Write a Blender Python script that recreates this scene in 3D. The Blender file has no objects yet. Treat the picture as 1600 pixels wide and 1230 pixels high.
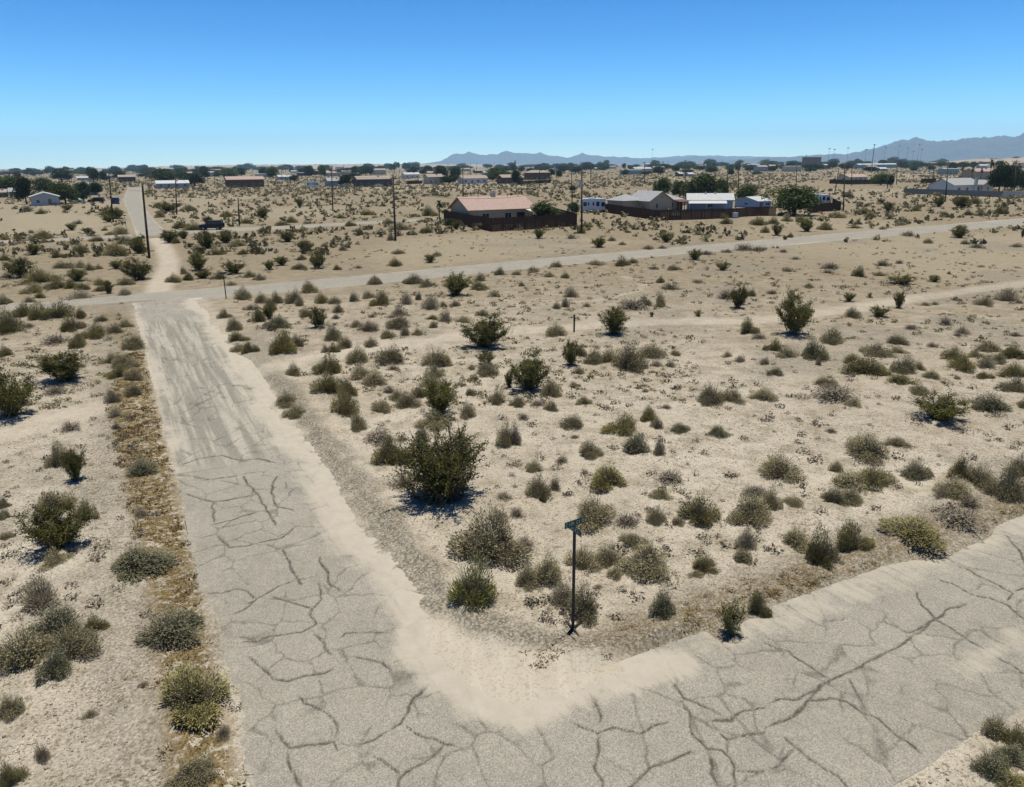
import bpy, math, random
import numpy as np
rnd = random.Random(7)
rng = np.random.default_rng(7)
R = math.radians
scene = bpy.context.scene
col = scene.collection

# ------------------------------------------------------------------ camera
CAM_H = 11.0
FPX, CX, CY = 1180.0, 800.0, 615.0          # focal length in pixels of the 1600x1230 photograph
PITCH = math.atan(357 / FPX)
ROLL = -0.0094
cam = bpy.data.cameras.new('camera')
cam.sensor_fit = 'HORIZONTAL'; cam.sensor_width = 36.0; cam.lens = 36.0 * FPX / 1600.0
cam.clip_start = 0.1; cam.clip_end = 90000
camo = bpy.data.objects.new('camera', cam); col.objects.link(camo)
cp, sp = math.cos(PITCH), math.sin(PITCH)
_f = np.array([0, cp, -sp]); _u0 = np.array([0, sp, cp]); _r0 = np.array([1.0, 0, 0])
_r = math.cos(ROLL) * _r0 + math.sin(ROLL) * _u0
_u = -math.sin(ROLL) * _r0 + math.cos(ROLL) * _u0
from mathutils import Matrix, Vector
camo.matrix_world = Matrix(((_r[0], _u[0], -_f[0], 0), (_r[1], _u[1], -_f[1], 0), (_r[2], _u[2], -_f[2], CAM_H), (0, 0, 0, 1)))
scene.camera = camo

# ------------------------------------------------------------------ sky, sun, exposure
SUN_EL, SUN_AZ = 84.0, 25.0                  # azimuth to the right of the viewing direction
world = bpy.data.worlds.new('World'); scene.world = world; world.use_nodes = True
wn = world.node_tree.nodes; wl = world.node_tree.links
sky = wn.new('ShaderNodeTexSky'); sky.sky_type = 'NISHITA'; sky.sun_disc = False
sky.sun_elevation = R(SUN_EL); sky.sun_rotation = R(SUN_AZ)
sky.altitude = 100; sky.air_density = 0.6; sky.dust_density = 0.0; sky.ozone_density = 1.0
bg = wn['Background']; bg.inputs[1].default_value = 0.10
# the camera's vivid colour rendering of the whole sky: more saturation and contrast, the same everywhere
hsv = wn.new('ShaderNodeHueSaturation'); hsv.inputs['Saturation'].default_value = 1.42; hsv.inputs['Hue'].default_value = 0.488
pre = wn.new('ShaderNodeVectorMath'); pre.operation = 'SCALE'; pre.inputs['Scale'].default_value = 0.15
gam = wn.new('ShaderNodeGamma'); gam.inputs['Gamma'].default_value = 1.5
post = wn.new('ShaderNodeVectorMath'); post.operation = 'SCALE'; post.inputs['Scale'].default_value = 9.4
wl.new(sky.outputs[0], hsv.inputs['Color']); wl.new(hsv.outputs[0], pre.inputs[0]); wl.new(pre.outputs[0], gam.inputs['Color']); wl.new(gam.outputs[0], post.inputs[0])
wl.new(post.outputs[0], bg.inputs[0])
sun = bpy.data.lights.new('sun', 'SUN'); sun.energy = 4.9; sun.angle = R(0.53); sun.color = (1.0, 0.96, 0.86)
suno = bpy.data.objects.new('sun', sun); col.objects.link(suno)
_sd = Vector((math.sin(R(SUN_AZ)) * math.cos(R(SUN_EL)), math.cos(R(SUN_AZ)) * math.cos(R(SUN_EL)), math.sin(R(SUN_EL))))
suno.rotation_euler = _sd.to_track_quat('Z', 'Y').to_euler(); suno.location = (0, 0, 60)
vs = scene.view_settings
scene.display_settings.display_device = 'sRGB'
vs.view_transform = 'Standard'; vs.look = 'None'; vs.exposure = 0.40; vs.gamma = 1.0
vs.use_curve_mapping = False
scene.render.engine = 'CYCLES'
scene.cycles.max_bounces = 5; scene.cycles.diffuse_bounces = 3; scene.cycles.glossy_bounces = 2
scene.cycles.transmission_bounces = 3; scene.cycles.volume_bounces = 1; scene.cycles.transparent_max_bounces = 6
scene.cycles.use_denoising = True

# ------------------------------------------------------------------ helpers
GA = R(27.4)                                 # heading of the street grid
def ground_pt(x, y, z=0.0):
    d = (x - CX) / FPX * _r + (CY - y) / FPX * _u + _f
    t = (z - CAM_H) / d[2]
    return np.array([d[0] * t, d[1] * t])
def gp(pts): return np.array([ground_pt(*p) for p in pts])
def depth_of(P, z=0.0): return float(np.dot(np.array([P[0], P[1], z - CAM_H]), _f))
def tile(x0, y0, s, pts): return [(x0 + p[0] / s, y0 + p[1] / s) for p in pts]

_tab = rng.random((256, 256))
def vnoise(x, y):
    x = np.asarray(x, float); y = np.asarray(y, float)
    xi = np.floor(x).astype(int); yi = np.floor(y).astype(int)
    fx = x - xi; fy = y - yi
    fx = fx * fx * (3 - 2 * fx); fy = fy * fy * (3 - 2 * fy)
    a = _tab[xi & 255, yi & 255]; b = _tab[(xi + 1) & 255, yi & 255]
    c = _tab[xi & 255, (yi + 1) & 255]; d = _tab[(xi + 1) & 255, (yi + 1) & 255]
    return (a * (1 - fx) + b * fx) * (1 - fy) + (c * (1 - fx) + d * fx) * fy
def fbm(x, y, o=4):
    v = 0; a = 0.5; s = 0
    for k in range(o):
        v = v + a * vnoise(x * 2 ** k + 17.3 * k, y * 2 ** k + 5.1 * k); s += a; a *= 0.5
    return v / s
def sstep(a, b, x):
    t = np.clip((x - a) / (b - a), 0, 1); return t * t * (3 - 2 * t)
def seg_dist(X, Y, pl):
    d = np.full(X.shape, 1e9)
    for (x0, y0), (x1, y1) in zip(pl[:-1], pl[1:]):
        dx, dy = x1 - x0, y1 - y0; L = dx * dx + dy * dy + 1e-12
        t = np.clip(((X - x0) * dx + (Y - y0) * dy) / L, 0, 1)
        d = np.minimum(d, np.hypot(X - x0 - t * dx, Y - y0 - t * dy))
    return d
def poly_sd(X, Y, poly):                       # > 0 inside
    ins = np.zeros(X.shape, bool); n = len(poly)
    for i in range(n):
        x0, y0 = poly[i]; x1, y1 = poly[(i + 1) % n]
        c = ((y0 > Y) != (y1 > Y)) & (X < (x1 - x0) * (Y - y0) / (y1 - y0 + 1e-12) + x0)
        ins ^= c
    d = seg_dist(X, Y, list(map(tuple, poly)) + [tuple(poly[0])])
    return np.where(ins, d, -d)

def new_mesh(name, V, Fq, mat, smooth=False):
    """V (n,3); Fq list of faces or int array (m,k)"""
    me = bpy.data.meshes.new(name)
    V = np.asarray(V, np.float32)
    if isinstance(Fq, np.ndarray):
        m, k = Fq.shape
        me.vertices.add(len(V)); me.vertices.foreach_set('co', V.ravel())
        me.loops.add(m * k); me.loops.foreach_set('vertex_index', Fq.astype(np.int32).ravel())
        me.polygons.add(m); me.polygons.foreach_set('loop_start', np.arange(0, m * k, k, dtype=np.int32))
        if smooth: me.polygons.foreach_set('use_smooth', np.ones(m, bool))
        me.update(calc_edges=True)
    else:
        me.from_pydata(V.tolist(), [], Fq); 
        if smooth: me.polygons.foreach_set('use_smooth', np.ones(len(me.polygons), bool))
        me.update()
    if mat is not None: me.materials.append(mat)
    return me
def vattr(me, name, vals):
    a = me.attributes.new(name, 'FLOAT', 'POINT'); a.data.foreach_set('value', np.asarray(vals, np.float32).ravel())
def vattr3(me, name, vals):
    a = me.attributes.new(name, 'FLOAT_VECTOR', 'POINT'); a.data.foreach_set('vector', np.asarray(vals, np.float32).ravel())
def link(name, data, parent=None, loc=None, rz=None, scale=None):
    o = bpy.data.objects.new(name, data); col.objects.link(o)
    if parent is not None: o.parent = parent
    if loc is not None: o.location = loc
    if rz is not None: o.rotation_euler = (0, 0, rz)
    if scale is not None: o.scale = scale
    return o
def tag(o, label=None, cat=None, group=None, kind=None):
    if label: o['label'] = label
    if cat: o['category'] = cat
    if group: o['group'] = group
    if kind: o['kind'] = kind
    return o

class MB:
    def __init__(s): s.v = []; s.f = []
    def box(s, x0, x1, y0, y1, z0, z1):
        n = len(s.v)
        s.v += [(x0, y0, z0), (x1, y0, z0), (x1, y1, z0), (x0, y1, z0), (x0, y0, z1), (x1, y0, z1), (x1, y1, z1), (x0, y1, z1)]
        s.f += [tuple(n + i for i in q) for q in ((0, 3, 2, 1), (4, 5, 6, 7), (0, 1, 5, 4), (1, 2, 6, 5), (2, 3, 7, 6), (3, 0, 4, 7))]
        return s
    def poly(s, pts): n = len(s.v); s.v += [tuple(p) for p in pts]; s.f.append(tuple(range(n, n + len(pts)))); return s
    def slab(s, pts, th):                       # a polygon given thickness downwards along z
        n = len(s.v); k = len(pts)
        s.v += [tuple(p) for p in pts] + [(p[0], p[1], p[2] - th) for p in pts]
        s.f.append(tuple(range(n, n + k))); s.f.append(tuple(range(n + 2 * k - 1, n + k - 1, -1)))
        for i in range(k): j = (i + 1) % k; s.f.append((n + i, n + k + i, n + k + j, n + j))
        return s
    def prism(s, prof, y0, y1):                 # profile in xz, pushed along y
        n = len(s.v); k = len(prof)
        s.v += [(p[0], y0, p[1]) for p in prof] + [(p[0], y1, p[1]) for p in prof]
        s.f.append(tuple(range(n, n + k))); s.f.append(tuple(range(n + 2 * k - 1, n + k - 1, -1)))
        for i in range(k): j = (i + 1) % k; s.f.append((n + i, n + k + i, n + k + j, n + j))
        return s
    def prismx(s, prof, x0, x1):                # profile in yz, pushed along x
        n = len(s.v); k = len(prof)
        s.v += [(x0, p[0], p[1]) for p in prof] + [(x1, p[0], p[1]) for p in prof]
        s.f.append(tuple(range(n + k - 1, n - 1, -1))); s.f.append(tuple(range(n + k, n + 2 * k)))
        for i in range(k): j = (i + 1) % k; s.f.append((n + i, n + j, n + k + j, n + k + i))
        return s
    def tube(s, pts, rad, k=6):
        pts = [Vector(p) for p in pts]; n0 = len(s.v)
        if not isinstance(rad, (list, tuple)): rad = [rad] * len(pts)
        for i, p in enumerate(pts):
            d = (pts[min(i + 1, len(pts) - 1)] - pts[max(i - 1, 0)]).normalized()
            ax = Vector((0, 0, 1)) if abs(d.z) < .9 else Vector((1, 0, 0))
            u = d.cross(ax).normalized(); w = d.cross(u)
            for j in range(k):
                a = 2 * math.pi * j / k
                s.v.append(tuple(p + (u * math.cos(a) + w * math.sin(a)) * rad[i]))
        for i in range(len(pts) - 1):
            for j in range(k):
                a = n0 + i * k + j; b = n0 + i * k + (j + 1) % k
                s.f.append((a, b, b + k, a + k))
        s.f.append(tuple(range(n0 + k - 1, n0 - 1, -1))); s.f.append(tuple(range(n0 + (len(pts) - 1) * k, n0 + len(pts) * k)))
        return s
    def mesh(s, name, mat, smooth=False): return new_mesh(name, np.array(s.v), s.f, mat, smooth)
    def build(s, name, mat, parent=None, loc=None, rz=None, smooth=False):
        return link(name, s.mesh(name, mat, smooth), parent, loc, rz)

# ------------------------------------------------------------------ materials
ALB = 0.77                                   # the exposure above is set for these base colours
def nodes_of(name, rough=0.9, spec=0.15):
    m = bpy.data.materials.new(name); m.use_nodes = True
    nt = m.node_tree; p = nt.nodes['Principled BSDF']
    p.inputs['Roughness'].default_value = rough; p.inputs['Specular IOR Level'].default_value = spec
    return m, nt, p
class NT:
    def __init__(s, nt): s.nt = nt; s.n = nt.nodes; s.l = nt.links
    def put(s, v, sock):
        if isinstance(v, bpy.types.NodeSocket): s.l.new(v, sock)
        elif isinstance(v, (tuple, list)) and sock.type == 'RGBA' and len(v) == 3: sock.default_value = (*v, 1)
        else: sock.default_value = v
    def pos(s): return s.n.new('ShaderNodeNewGeometry').outputs['Position']
    def noise(s, vec, scale, detail=4, rough=.55, dist=0.0):
        t = s.n.new('ShaderNodeTexNoise'); s.l.new(vec, t.inputs['Vector']); t.inputs['Scale'].default_value = scale
        t.inputs['Detail'].default_value = detail; t.inputs['Roughness'].default_value = rough; t.inputs['Distortion'].default_value = dist
        return t.outputs['Fac']
    def voro(s, vec, scale, out='Color', feature='F1'):
        t = s.n.new('ShaderNodeTexVoronoi'); t.feature = feature; s.l.new(vec, t.inputs['Vector']); t.inputs['Scale'].default_value = scale
        return t.outputs[out]
    def ramp(s, fac, a, b, lo=0.0, hi=1.0):
        t = s.n.new('ShaderNodeMapRange'); t.interpolation_type = 'SMOOTHSTEP'; s.put(fac, t.inputs['Value'])
        t.inputs['From Min'].default_value = a; t.inputs['From Max'].default_value = b
        t.inputs['To Min'].default_value = lo; t.inputs['To Max'].default_value = hi
        return t.outputs[0]
    def math(s, op, a, b=0.0, clamp=False):
        t = s.n.new('ShaderNodeMath'); t.operation = op; t.use_clamp = clamp; s.put(a, t.inputs[0]); s.put(b, t.inputs[1]); return t.outputs[0]
    def mix(s, fac, a, b, mode='MIX'):
        t = s.n.new('ShaderNodeMix'); t.data_type = 'RGBA'; t.blend_type = mode
        s.put(fac, t.inputs[0]); s.put(a, t.inputs[6]); s.put(b, t.inputs[7]); return t.outputs[2]
    def attr(s, name, out='Fac', typ='GEOMETRY'):
        t = s.n.new('ShaderNodeAttribute'); t.attribute_name = name; t.attribute_type = typ; return t.outputs[out]
    def objrand(s): return s.n.new('ShaderNodeObjectInfo').outputs['Random']
    def bump(s, h, strength, dist):
        t = s.n.new('ShaderNodeBump'); t.inputs['Strength'].default_value = strength; t.inputs['Distance'].default_value = dist
        s.put(h, t.inputs['Height']); return t.outputs[0]
    def mapping(s, vec, scale, rot=(0, 0, 0)):
        t = s.n.new('ShaderNodeMapping'); s.l.new(vec, t.inputs['Vector']); t.inputs['Scale'].default_value = scale; t.inputs['Rotation'].default_value = rot
        return t.outputs[0]

MATS = {}
def plain(name, c, rough=.8, spec=.2, var=.12, scale=3.0, metal=0.0):
    if name in MATS: return MATS[name]
    m, nt, p = nodes_of(name, rough, spec); k = NT(nt)
    P = k.pos(); n = k.noise(P, scale, 5, .6); n2 = k.noise(P, scale * 9, 3)
    f = k.math('ADD', k.math('MULTIPLY', n, var * 2), k.math('MULTIPLY', n2, var))
    v = k.math('MULTIPLY', k.math('ADD', f, 1 - var * 1.5), ALB)
    t = nt.nodes.new('ShaderNodeVectorMath'); t.operation = 'SCALE'; t.inputs[0].default_value = c; k.put(v, t.inputs['Scale'])
    nt.links.new(t.outputs[0], p.inputs['Base Color']); p.inputs['Metallic'].default_value = metal
    MATS[name] = m; return m

def make_ground_mat():
    m, nt, p = nodes_of('desert_sand', 1.0, 0.05); k = NT(nt); P = k.pos()
    big = k.noise(P, .07, 5, .6); mid = k.noise(P, .9, 6, .65); sm = k.noise(P, 5, 4, .65); fine = k.noise(P, 17, 1.5, .6)
    c = k.mix(k.ramp(big, .35, .65), (.535, .475, .372), (.46, .403, .312))
    c = k.mix(k.ramp(mid, .42, .68), c, (.35, .308, .228))
    dist = k.attr('far')
    c = k.mix(dist, c, k.mix(k.ramp(mid, .3, .7), (.335, .278, .188), (.248, .203, .132)))
    c = k.mix(k.attr('field'), c, k.mix(k.ramp(sm, .3, .7), (.40, .345, .24), (.33, .278, .188)))
    gv = k.voro(P, 19)
    gb = nt.nodes.new('ShaderNodeRGBToBW'); nt.links.new(gv, gb.inputs[0])
    gcol = k.mix(k.ramp(gb.outputs[0], .2, .8), (.148, .13, .098), (.385, .342, .265))
    tr = k.attr('track'); stk = k.noise(k.mapping(P, (1.9, .17, 1), (0, 0, -GA)), 1.0, 6, .72, .6)
    c = k.mix(k.math('MULTIPLY', tr, .88), c, k.mix(k.ramp(stk, .34, .66), (.515, .455, .355), (.44, .385, .296)))
    c = k.mix(k.math('MULTIPLY', k.attr('gravel'), k.ramp(mid, .2, .55, .55, 1.0)), c, gcol)
    # litter specks
    sp1 = k.ramp(k.noise(P, 6.5, 2.5, .7, .6), .575, .64); sp2 = k.ramp(k.noise(P, 14, 1.5, .6, .4), .585, .65)
    patch = k.ramp(k.noise(P, .45, 4, .6), .30, .60, .35, 1.15)
    sp = k.math('MULTIPLY', k.math('MAXIMUM', sp1, sp2), k.math('MULTIPLY', patch, k.math('SUBTRACT', 1.0, k.math('MULTIPLY', tr, .65))))
    c = k.mix(k.math('MULTIPLY', sp, .72), c, k.mix(mid, (.12, .09, .06), (.22, .16, .095)))
    st = k.attr('straw')
    stn = k.math('MULTIPLY', st, k.ramp(k.noise(P, 4.6, 3.5, .68, .5), .435, .485))
    c = k.mix(k.math('MULTIPLY', stn, .9), c, k.mix(k.ramp(k.noise(P, 15, 2, .6), .35, .65), (.085, .058, .02), (.25, .175, .065)))
    c = k.mix(k.math('MULTIPLY', k.ramp(fine, .3, .7, 0.0, .75), k.math('SUBTRACT', 1.0, k.math('MULTIPLY', tr, .75))), c, k.mix(1.0, c, (.62, .60, .58), 'MULTIPLY'))
    sc_ = nt.nodes.new('ShaderNodeVectorMath'); sc_.operation = 'SCALE'; nt.links.new(c, sc_.inputs[0]); sc_.inputs['Scale'].default_value = ALB; c = sc_.outputs[0]
    nt.links.new(c, p.inputs['Base Color'])
    h = k.math('ADD', k.math('MULTIPLY', sm, .6), k.math('MULTIPLY', fine, .35))
    h = k.math('MULTIPLY', h, k.math('SUBTRACT', 1.0, k.math('MULTIPLY', tr, .8)))
    nt.links.new(k.bump(h, .55, .06), p.inputs['Normal'])
    return m
def make_road_mat():
    m, nt, p = nodes_of('weathered_asphalt', .95, 0.12); k = NT(nt); P = k.pos()
    st = k.attr('st', 'Vector')
    big = k.noise(P, .35, 5, .6); mid = k.noise(P, 2.2, 5, .65)
    agg = k.voro(P, 34); agg2 = k.noise(P, 40, 1, .6)
    bw = nt.nodes.new('ShaderNodeRGBToBW'); nt.links.new(agg, bw.inputs[0])
    base = k.mix(k.ramp(big, .35, .65), (.305, .277, .222), (.262, .238, .19))
    base = k.mix(k.ramp(mid, .35, .7, 0, .5), base, (.345, .312, .25))
    grain = k.math('ADD', k.ramp(bw.outputs[0], .15, .85, .80, 1.17), k.ramp(agg2, .3, .7, -.20, .20))
    ov = k.attr('overlay')
    stm = k.mapping(st, (2.4, .10, 1))
    streak = k.noise(stm, 1.0, 5, .65); 
    ovc = k.mix(k.ramp(streak, .42, .62), (.232, .214, .17), (.395, .358, .285))
    base = k.mix(k.math('MULTIPLY', ov, k.ramp(mid, .2, .6, .6, .95)), base, ovc)
    g3 = nt.nodes.new('ShaderNodeVectorMath'); g3.operation = 'SCALE'; nt.links.new(base, g3.inputs[0]); k.put(grain, g3.inputs['Scale'])
    c = g3.outputs[0]
    dn = k.ramp(k.math('ADD', k.attr('dust'), k.math('MULTIPLY', k.math('SUBTRACT', k.math('ADD', k.math('MULTIPLY', k.noise(P, 1.1, 8, .72), .6), k.math('MULTIPLY', k.noise(stm, 1.7, 6, .7), .4)), .5), 1.9)), .28, .72)
    c = k.mix(k.math('MULTIPLY', dn, .88), c, k.mix(k.ramp(mid, .3, .7), (.485, .428, .335), (.425, .372, .288)))
    cr = k.attr('crack')
    c = k.mix(k.math('MULTIPLY', k.math('MULTIPLY', k.ramp(cr, .04, .8), k.ramp(k.noise(P, 7, 4, .7), .3, .6, .45, 1.0)), k.math('SUBTRACT', 1.0, k.math('MULTIPLY', dn, .88))), c, (.086, .076, .06))
    sc_ = nt.nodes.new('ShaderNodeVectorMath'); sc_.operation = 'SCALE'; nt.links.new(c, sc_.inputs[0]); sc_.inputs['Scale'].default_value = ALB; c = sc_.outputs[0]
    nt.links.new(c, p.inputs['Base Color'])
    h = k.math('ADD', k.math('MULTIPLY', bw.outputs[0], .5), k.math('MULTIPLY', agg2, .5))
    nt.links.new(k.bump(h, .5, .012), p.inputs['Normal'])
    return m
def leaf_mat(name, c0, c1, trans=.2, tip=None):
    m, nt, p = nodes_of(name, .75, .15); k = NT(nt)
    r = k.attr('rnd'); o = k.objrand()
    c = k.mix(r, c0, c1)
    v = k.math('MULTIPLY', k.math('ADD', k.math('MULTIPLY', o, .5), .75), ALB * 1.03)
    t = nt.nodes.new('ShaderNodeVectorMath'); t.operation = 'SCALE'; nt.links.new(c, t.inputs[0]); k.put(v, t.inputs['Scale'])
    c = t.outputs[0]
    nt.links.new(c, p.inputs['Base Color'])
    tb = nt.nodes.new('ShaderNodeBsdfTranslucent'); nt.links.new(c, tb.inputs['Color'])
    mx = nt.nodes.new('ShaderNodeMixShader'); mx.inputs[0].default_value = trans
    nt.links.new(p.outputs[0], mx.inputs[1]); nt.links.new(tb.outputs[0], mx.inputs[2])
    nt.links.new(mx.outputs[0], nt.nodes['Material Output'].inputs['Surface'])
    return m
M_GROUND = make_ground_mat(); M_ROAD = make_road_mat()
LEAF = {
    'g': leaf_mat('grey_bursage_leaf', (.18, .155, .082), (.425, .365, .20)),
    'k': leaf_mat('grey_green_leaf', (.145, .14, .075), (.30, .275, .16)),
    'o': leaf_mat('olive_shrub_leaf', (.155, .137, .05), (.36, .312, .13)),
    'y': leaf_mat('yellow_green_leaf', (.15, .15, .04), (.30, .275, .095)),
    'c': leaf_mat('creosote_leaf', (.062, .064, .013), (.18, .165, .042), .25),
    't': leaf_mat('dry_tan_twig', (.29, .24, .145), (.44, .38, .26)),
    'd': leaf_mat('dead_grey_twig', (.15, .122, .088), (.30, .25, .18), .05),
    'm': leaf_mat('mesquite_leaf', (.045, .068, .018), (.11, .135, .04), .25),
    'dk': leaf_mat('dark_tree_leaf', (.025, .04, .016), (.065, .085, .035), .2),
    'p': leaf_mat('palm_frond', (.07, .085, .025), (.16, .165, .06), .2),
    's': leaf_mat('golden_dry_grass', (.14, .095, .035), (.30, .215, .085), .15),
    'l': leaf_mat('brown_litter', (.15, .105, .06), (.36, .285, .18), .0),
    'f': leaf_mat('far_scrub_leaf', (.135, .115, .055), (.32, .27, .15)),
}
BARK = plain('grey_brown_bark', (.13, .105, .08), .9, .1, .3, 8)
POLEWOOD = plain('creosoted_pole_wood', (.055, .04, .03), .85, .15, .3, 4)

# ------------------------------------------------------------------ road layout (street grid frame s,t)
AX = np.array([-math.sin(GA), math.cos(GA)]); BX = np.array([math.cos(GA), math.sin(GA)])
def st_of(X, Y): return BX[0] * X + BX[1] * Y, AX[0] * X + AX[1] * Y
def xy_of(s, t): return BX[0] * s + AX[0] * t, BX[1] * s + AX[1] * t
A0, A1 = .75, 6.35            # near road, left and right edge
B0, B1 = 6.72, 12.15          # side street running to the right
T_END = 72.0
# far cross street and the roads beyond, traced along their edges
C_near = gp([(-260, 500), (-120, 492), (0, 485), (110, 479), (215, 470), (330, 466), (400, 461), (600, 442), (800, 422), (1000, 403), (1200, 386), (1400, 368), (1600, 352), (1900, 330)])
C_far = gp([(-260, 485), (-120, 480), (0, 474), (75, 472), (200, 460), (330, 450), (400, 445), (600, 427), (800, 408), (1000, 391), (1200, 374), (1400, 357), (1600, 341), (1900, 320)])
D_near = gp([(-200, 389), (0, 380), (110, 376), (215, 370), (300, 365), (420, 359), (560, 351), (690, 344)])
D_far = gp([(-200, 384), (0, 376), (110, 372), (215, 365), (300, 359), (420, 354), (560, 347), (690, 340)])
E_left = gp([(214, 371), (205, 345), (196, 322), (192, 311), (197, 300), (200, 293)])
E_right = gp([(264, 366), (242, 345), (226, 325), (222, 311), (221, 300), (221, 293)])
def strip_poly(a, b): return [tuple(p) for p in a] + [tuple(p) for p in b[::-1]]
POLY_C, POLY_D, POLY_E = strip_poly(C_near, C_far), strip_poly(D_near, D_far), strip_poly(E_left, E_right)
APRON = gp([(640, 965), (690, 972), (735, 1000), (800, 1020), (930, 1030), (1060, 1034), (1010, 1052), (930, 1074), (870, 1100), (810, 1122), (755, 1108), (700, 1068), (655, 1018)])
STRAW = gp([(185, 560), (172, 640), (185, 700), (200, 780), (222, 880), (240, 1000), (252, 1100), (262, 1230), (395, 1330), (368, 1180), (345, 1080), (318, 950), (290, 820), (262, 700), (240, 605), (222, 540)])
STRAW2 = gp([(150, 485), (190, 560), (225, 560), (208, 490)])
BERM = gp([(405, 575), (440, 600), (480, 660), (540, 740), (600, 820), (650, 890), (690, 945), (745, 985), (850, 1008), (960, 1018), (1060, 1000)])
BERM_B = gp([(1060, 1000), (1180, 950), (1330, 890), (1473, 835), (1600, 775), (1800, 700)])
TRACK_R = gp([(395, 585), (470, 563), (560, 550), (640, 540), (760, 523), (900, 512), (1050, 503), (1180, 500), (1290, 487), (1420, 466), (1600, 441), (1900, 400)])
TRACK_L = gp([(-150, 720), (0, 682), (80, 662), (160, 638), (230, 628)])
TRACK_U = gp([(243, 463), (252, 440), (262, 420), (264, 405), (256, 388), (243, 372)])
LOOP = gp([(870, 478), (940, 470), (1000, 455), (1005, 440), (975, 432)])
FIELD1 = gp([(560, 400), (640, 372), (760, 365), (900, 370), (1010, 378), (820, 402), (640, 418)])
FIELD2 = gp([(0, 335), (110, 333), (185, 340), (170, 362), (60, 366), (0, 366)])
FIELD3 = gp([(1240, 385), (1420, 373), (1600, 362), (1700, 372), (1700, 440), (1500, 445), (1340, 415)])
ROAD_POLYS = [POLY_C, POLY_D, POLY_E]

def side_masks(X, Y):
    s, t = st_of(X, Y)
    dA = np.minimum(np.minimum(s - A0, A1 - s), T_END - t)
    dB = np.minimum(np.minimum(t - B0, B1 - t), s - A0)
    return s, t, np.maximum(dA, dB)
def near_sand(X, Y, s, t):
    """thickness 0..1 of blown sand lying over the near roads"""
    n = .55 * (fbm(s * .9, t * .22, 3) - .5) + .22 * (fbm(X * 2.2, Y * 2.2, 4) - .5) + .25 * (fbm(X * 6, Y * 6, 3) - .5)
    right = sstep(5.15, 6.3, s + n * 1.3 - .35 * sstep(28, 45, t) + .5 * sstep(50, 60, t)) * sstep(11.4, 13.2, t + n)
    left = sstep(1.0, .65, s + n * 1.1)
    ap = sstep(-.35, .5, poly_sd(X, Y, APRON) + n * .9)
    upB = sstep(11.85, 12.3, t + n * .8) * sstep(6, 7, s)
    lowB = sstep(7.1, 6.6, t + n * .6) * sstep(6, 7, s)
    return np.maximum.reduce([right, left * (t > 12), ap, upB, lowB])
SHRUB_MOUNDS = []
def relief(X, Y):
    n0 = fbm(X * .045 + 3, Y * .045, 3) - .5; n1 = fbm(X * .22, Y * .22, 4) - .5; n2 = fbm(X * 1.7, Y * 1.7, 4) - .5
    s, t, dR = side_masks(X, Y)
    out = sstep(-.2, 3.0, -dR)
    fade = sstep(1500, 200, np.hypot(X, Y))
    z = (n0 * .5 + n1 * .26) * out * fade + n2 * .07 * sstep(-.3, .8, -dR) * sstep(140, 40, Y)
    near = Y < 160
    if near.any():
        Xn, Yn = X[near], Y[near]
        zz = z[near]
        db = seg_dist(Xn, Yn, BERM); zz += .16 * np.exp(-(db / .8) ** 2) 
        db = seg_dist(Xn, Yn, BERM_B); zz += .10 * np.exp(-(db / .9) ** 2)
        for tr, w in ((TRACK_R, .75), (TRACK_L, .7)):
            d = seg_dist(Xn, Yn, tr); zz += -.05 * np.exp(-((d - w) / .22) ** 2) + .03 * np.exp(-(d / .4) ** 2)
        z[near] = zz
    return z, s, t, dR
def ground_z(X, Y):
    X = np.asarray(X, float); Y = np.asarray(Y, float)
    z, s, t, dR = relief(X, Y)
    inside = sstep(-.35, .05, dR)
    sand = np.zeros(X.shape)
    nr = (Y < 90) & (dR > -2)
    if nr.any(): sand[nr] = near_sand(X[nr], Y[nr], s[nr], t[nr])
    zr = -.05 + sand * .062
    z = z * (1 - inside) + .012 * (1 - inside) + zr * inside
    mid = (Y < 700)
    if mid.any():
        zm = z[mid]; Xm, Ym = X[mid], Y[mid]
        for k, pl in enumerate(ROAD_POLYS):
            d = poly_sd(Xm, Ym, pl) if k == 0 else poly_sd(Xm, Ym, pl)
            w = sstep(-2.5, .1, d); zm = zm * (1 - w); w2 = sstep(-.1, .35, d); zm = zm - .06 * w2
        z[mid] = zm
    return z
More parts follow.
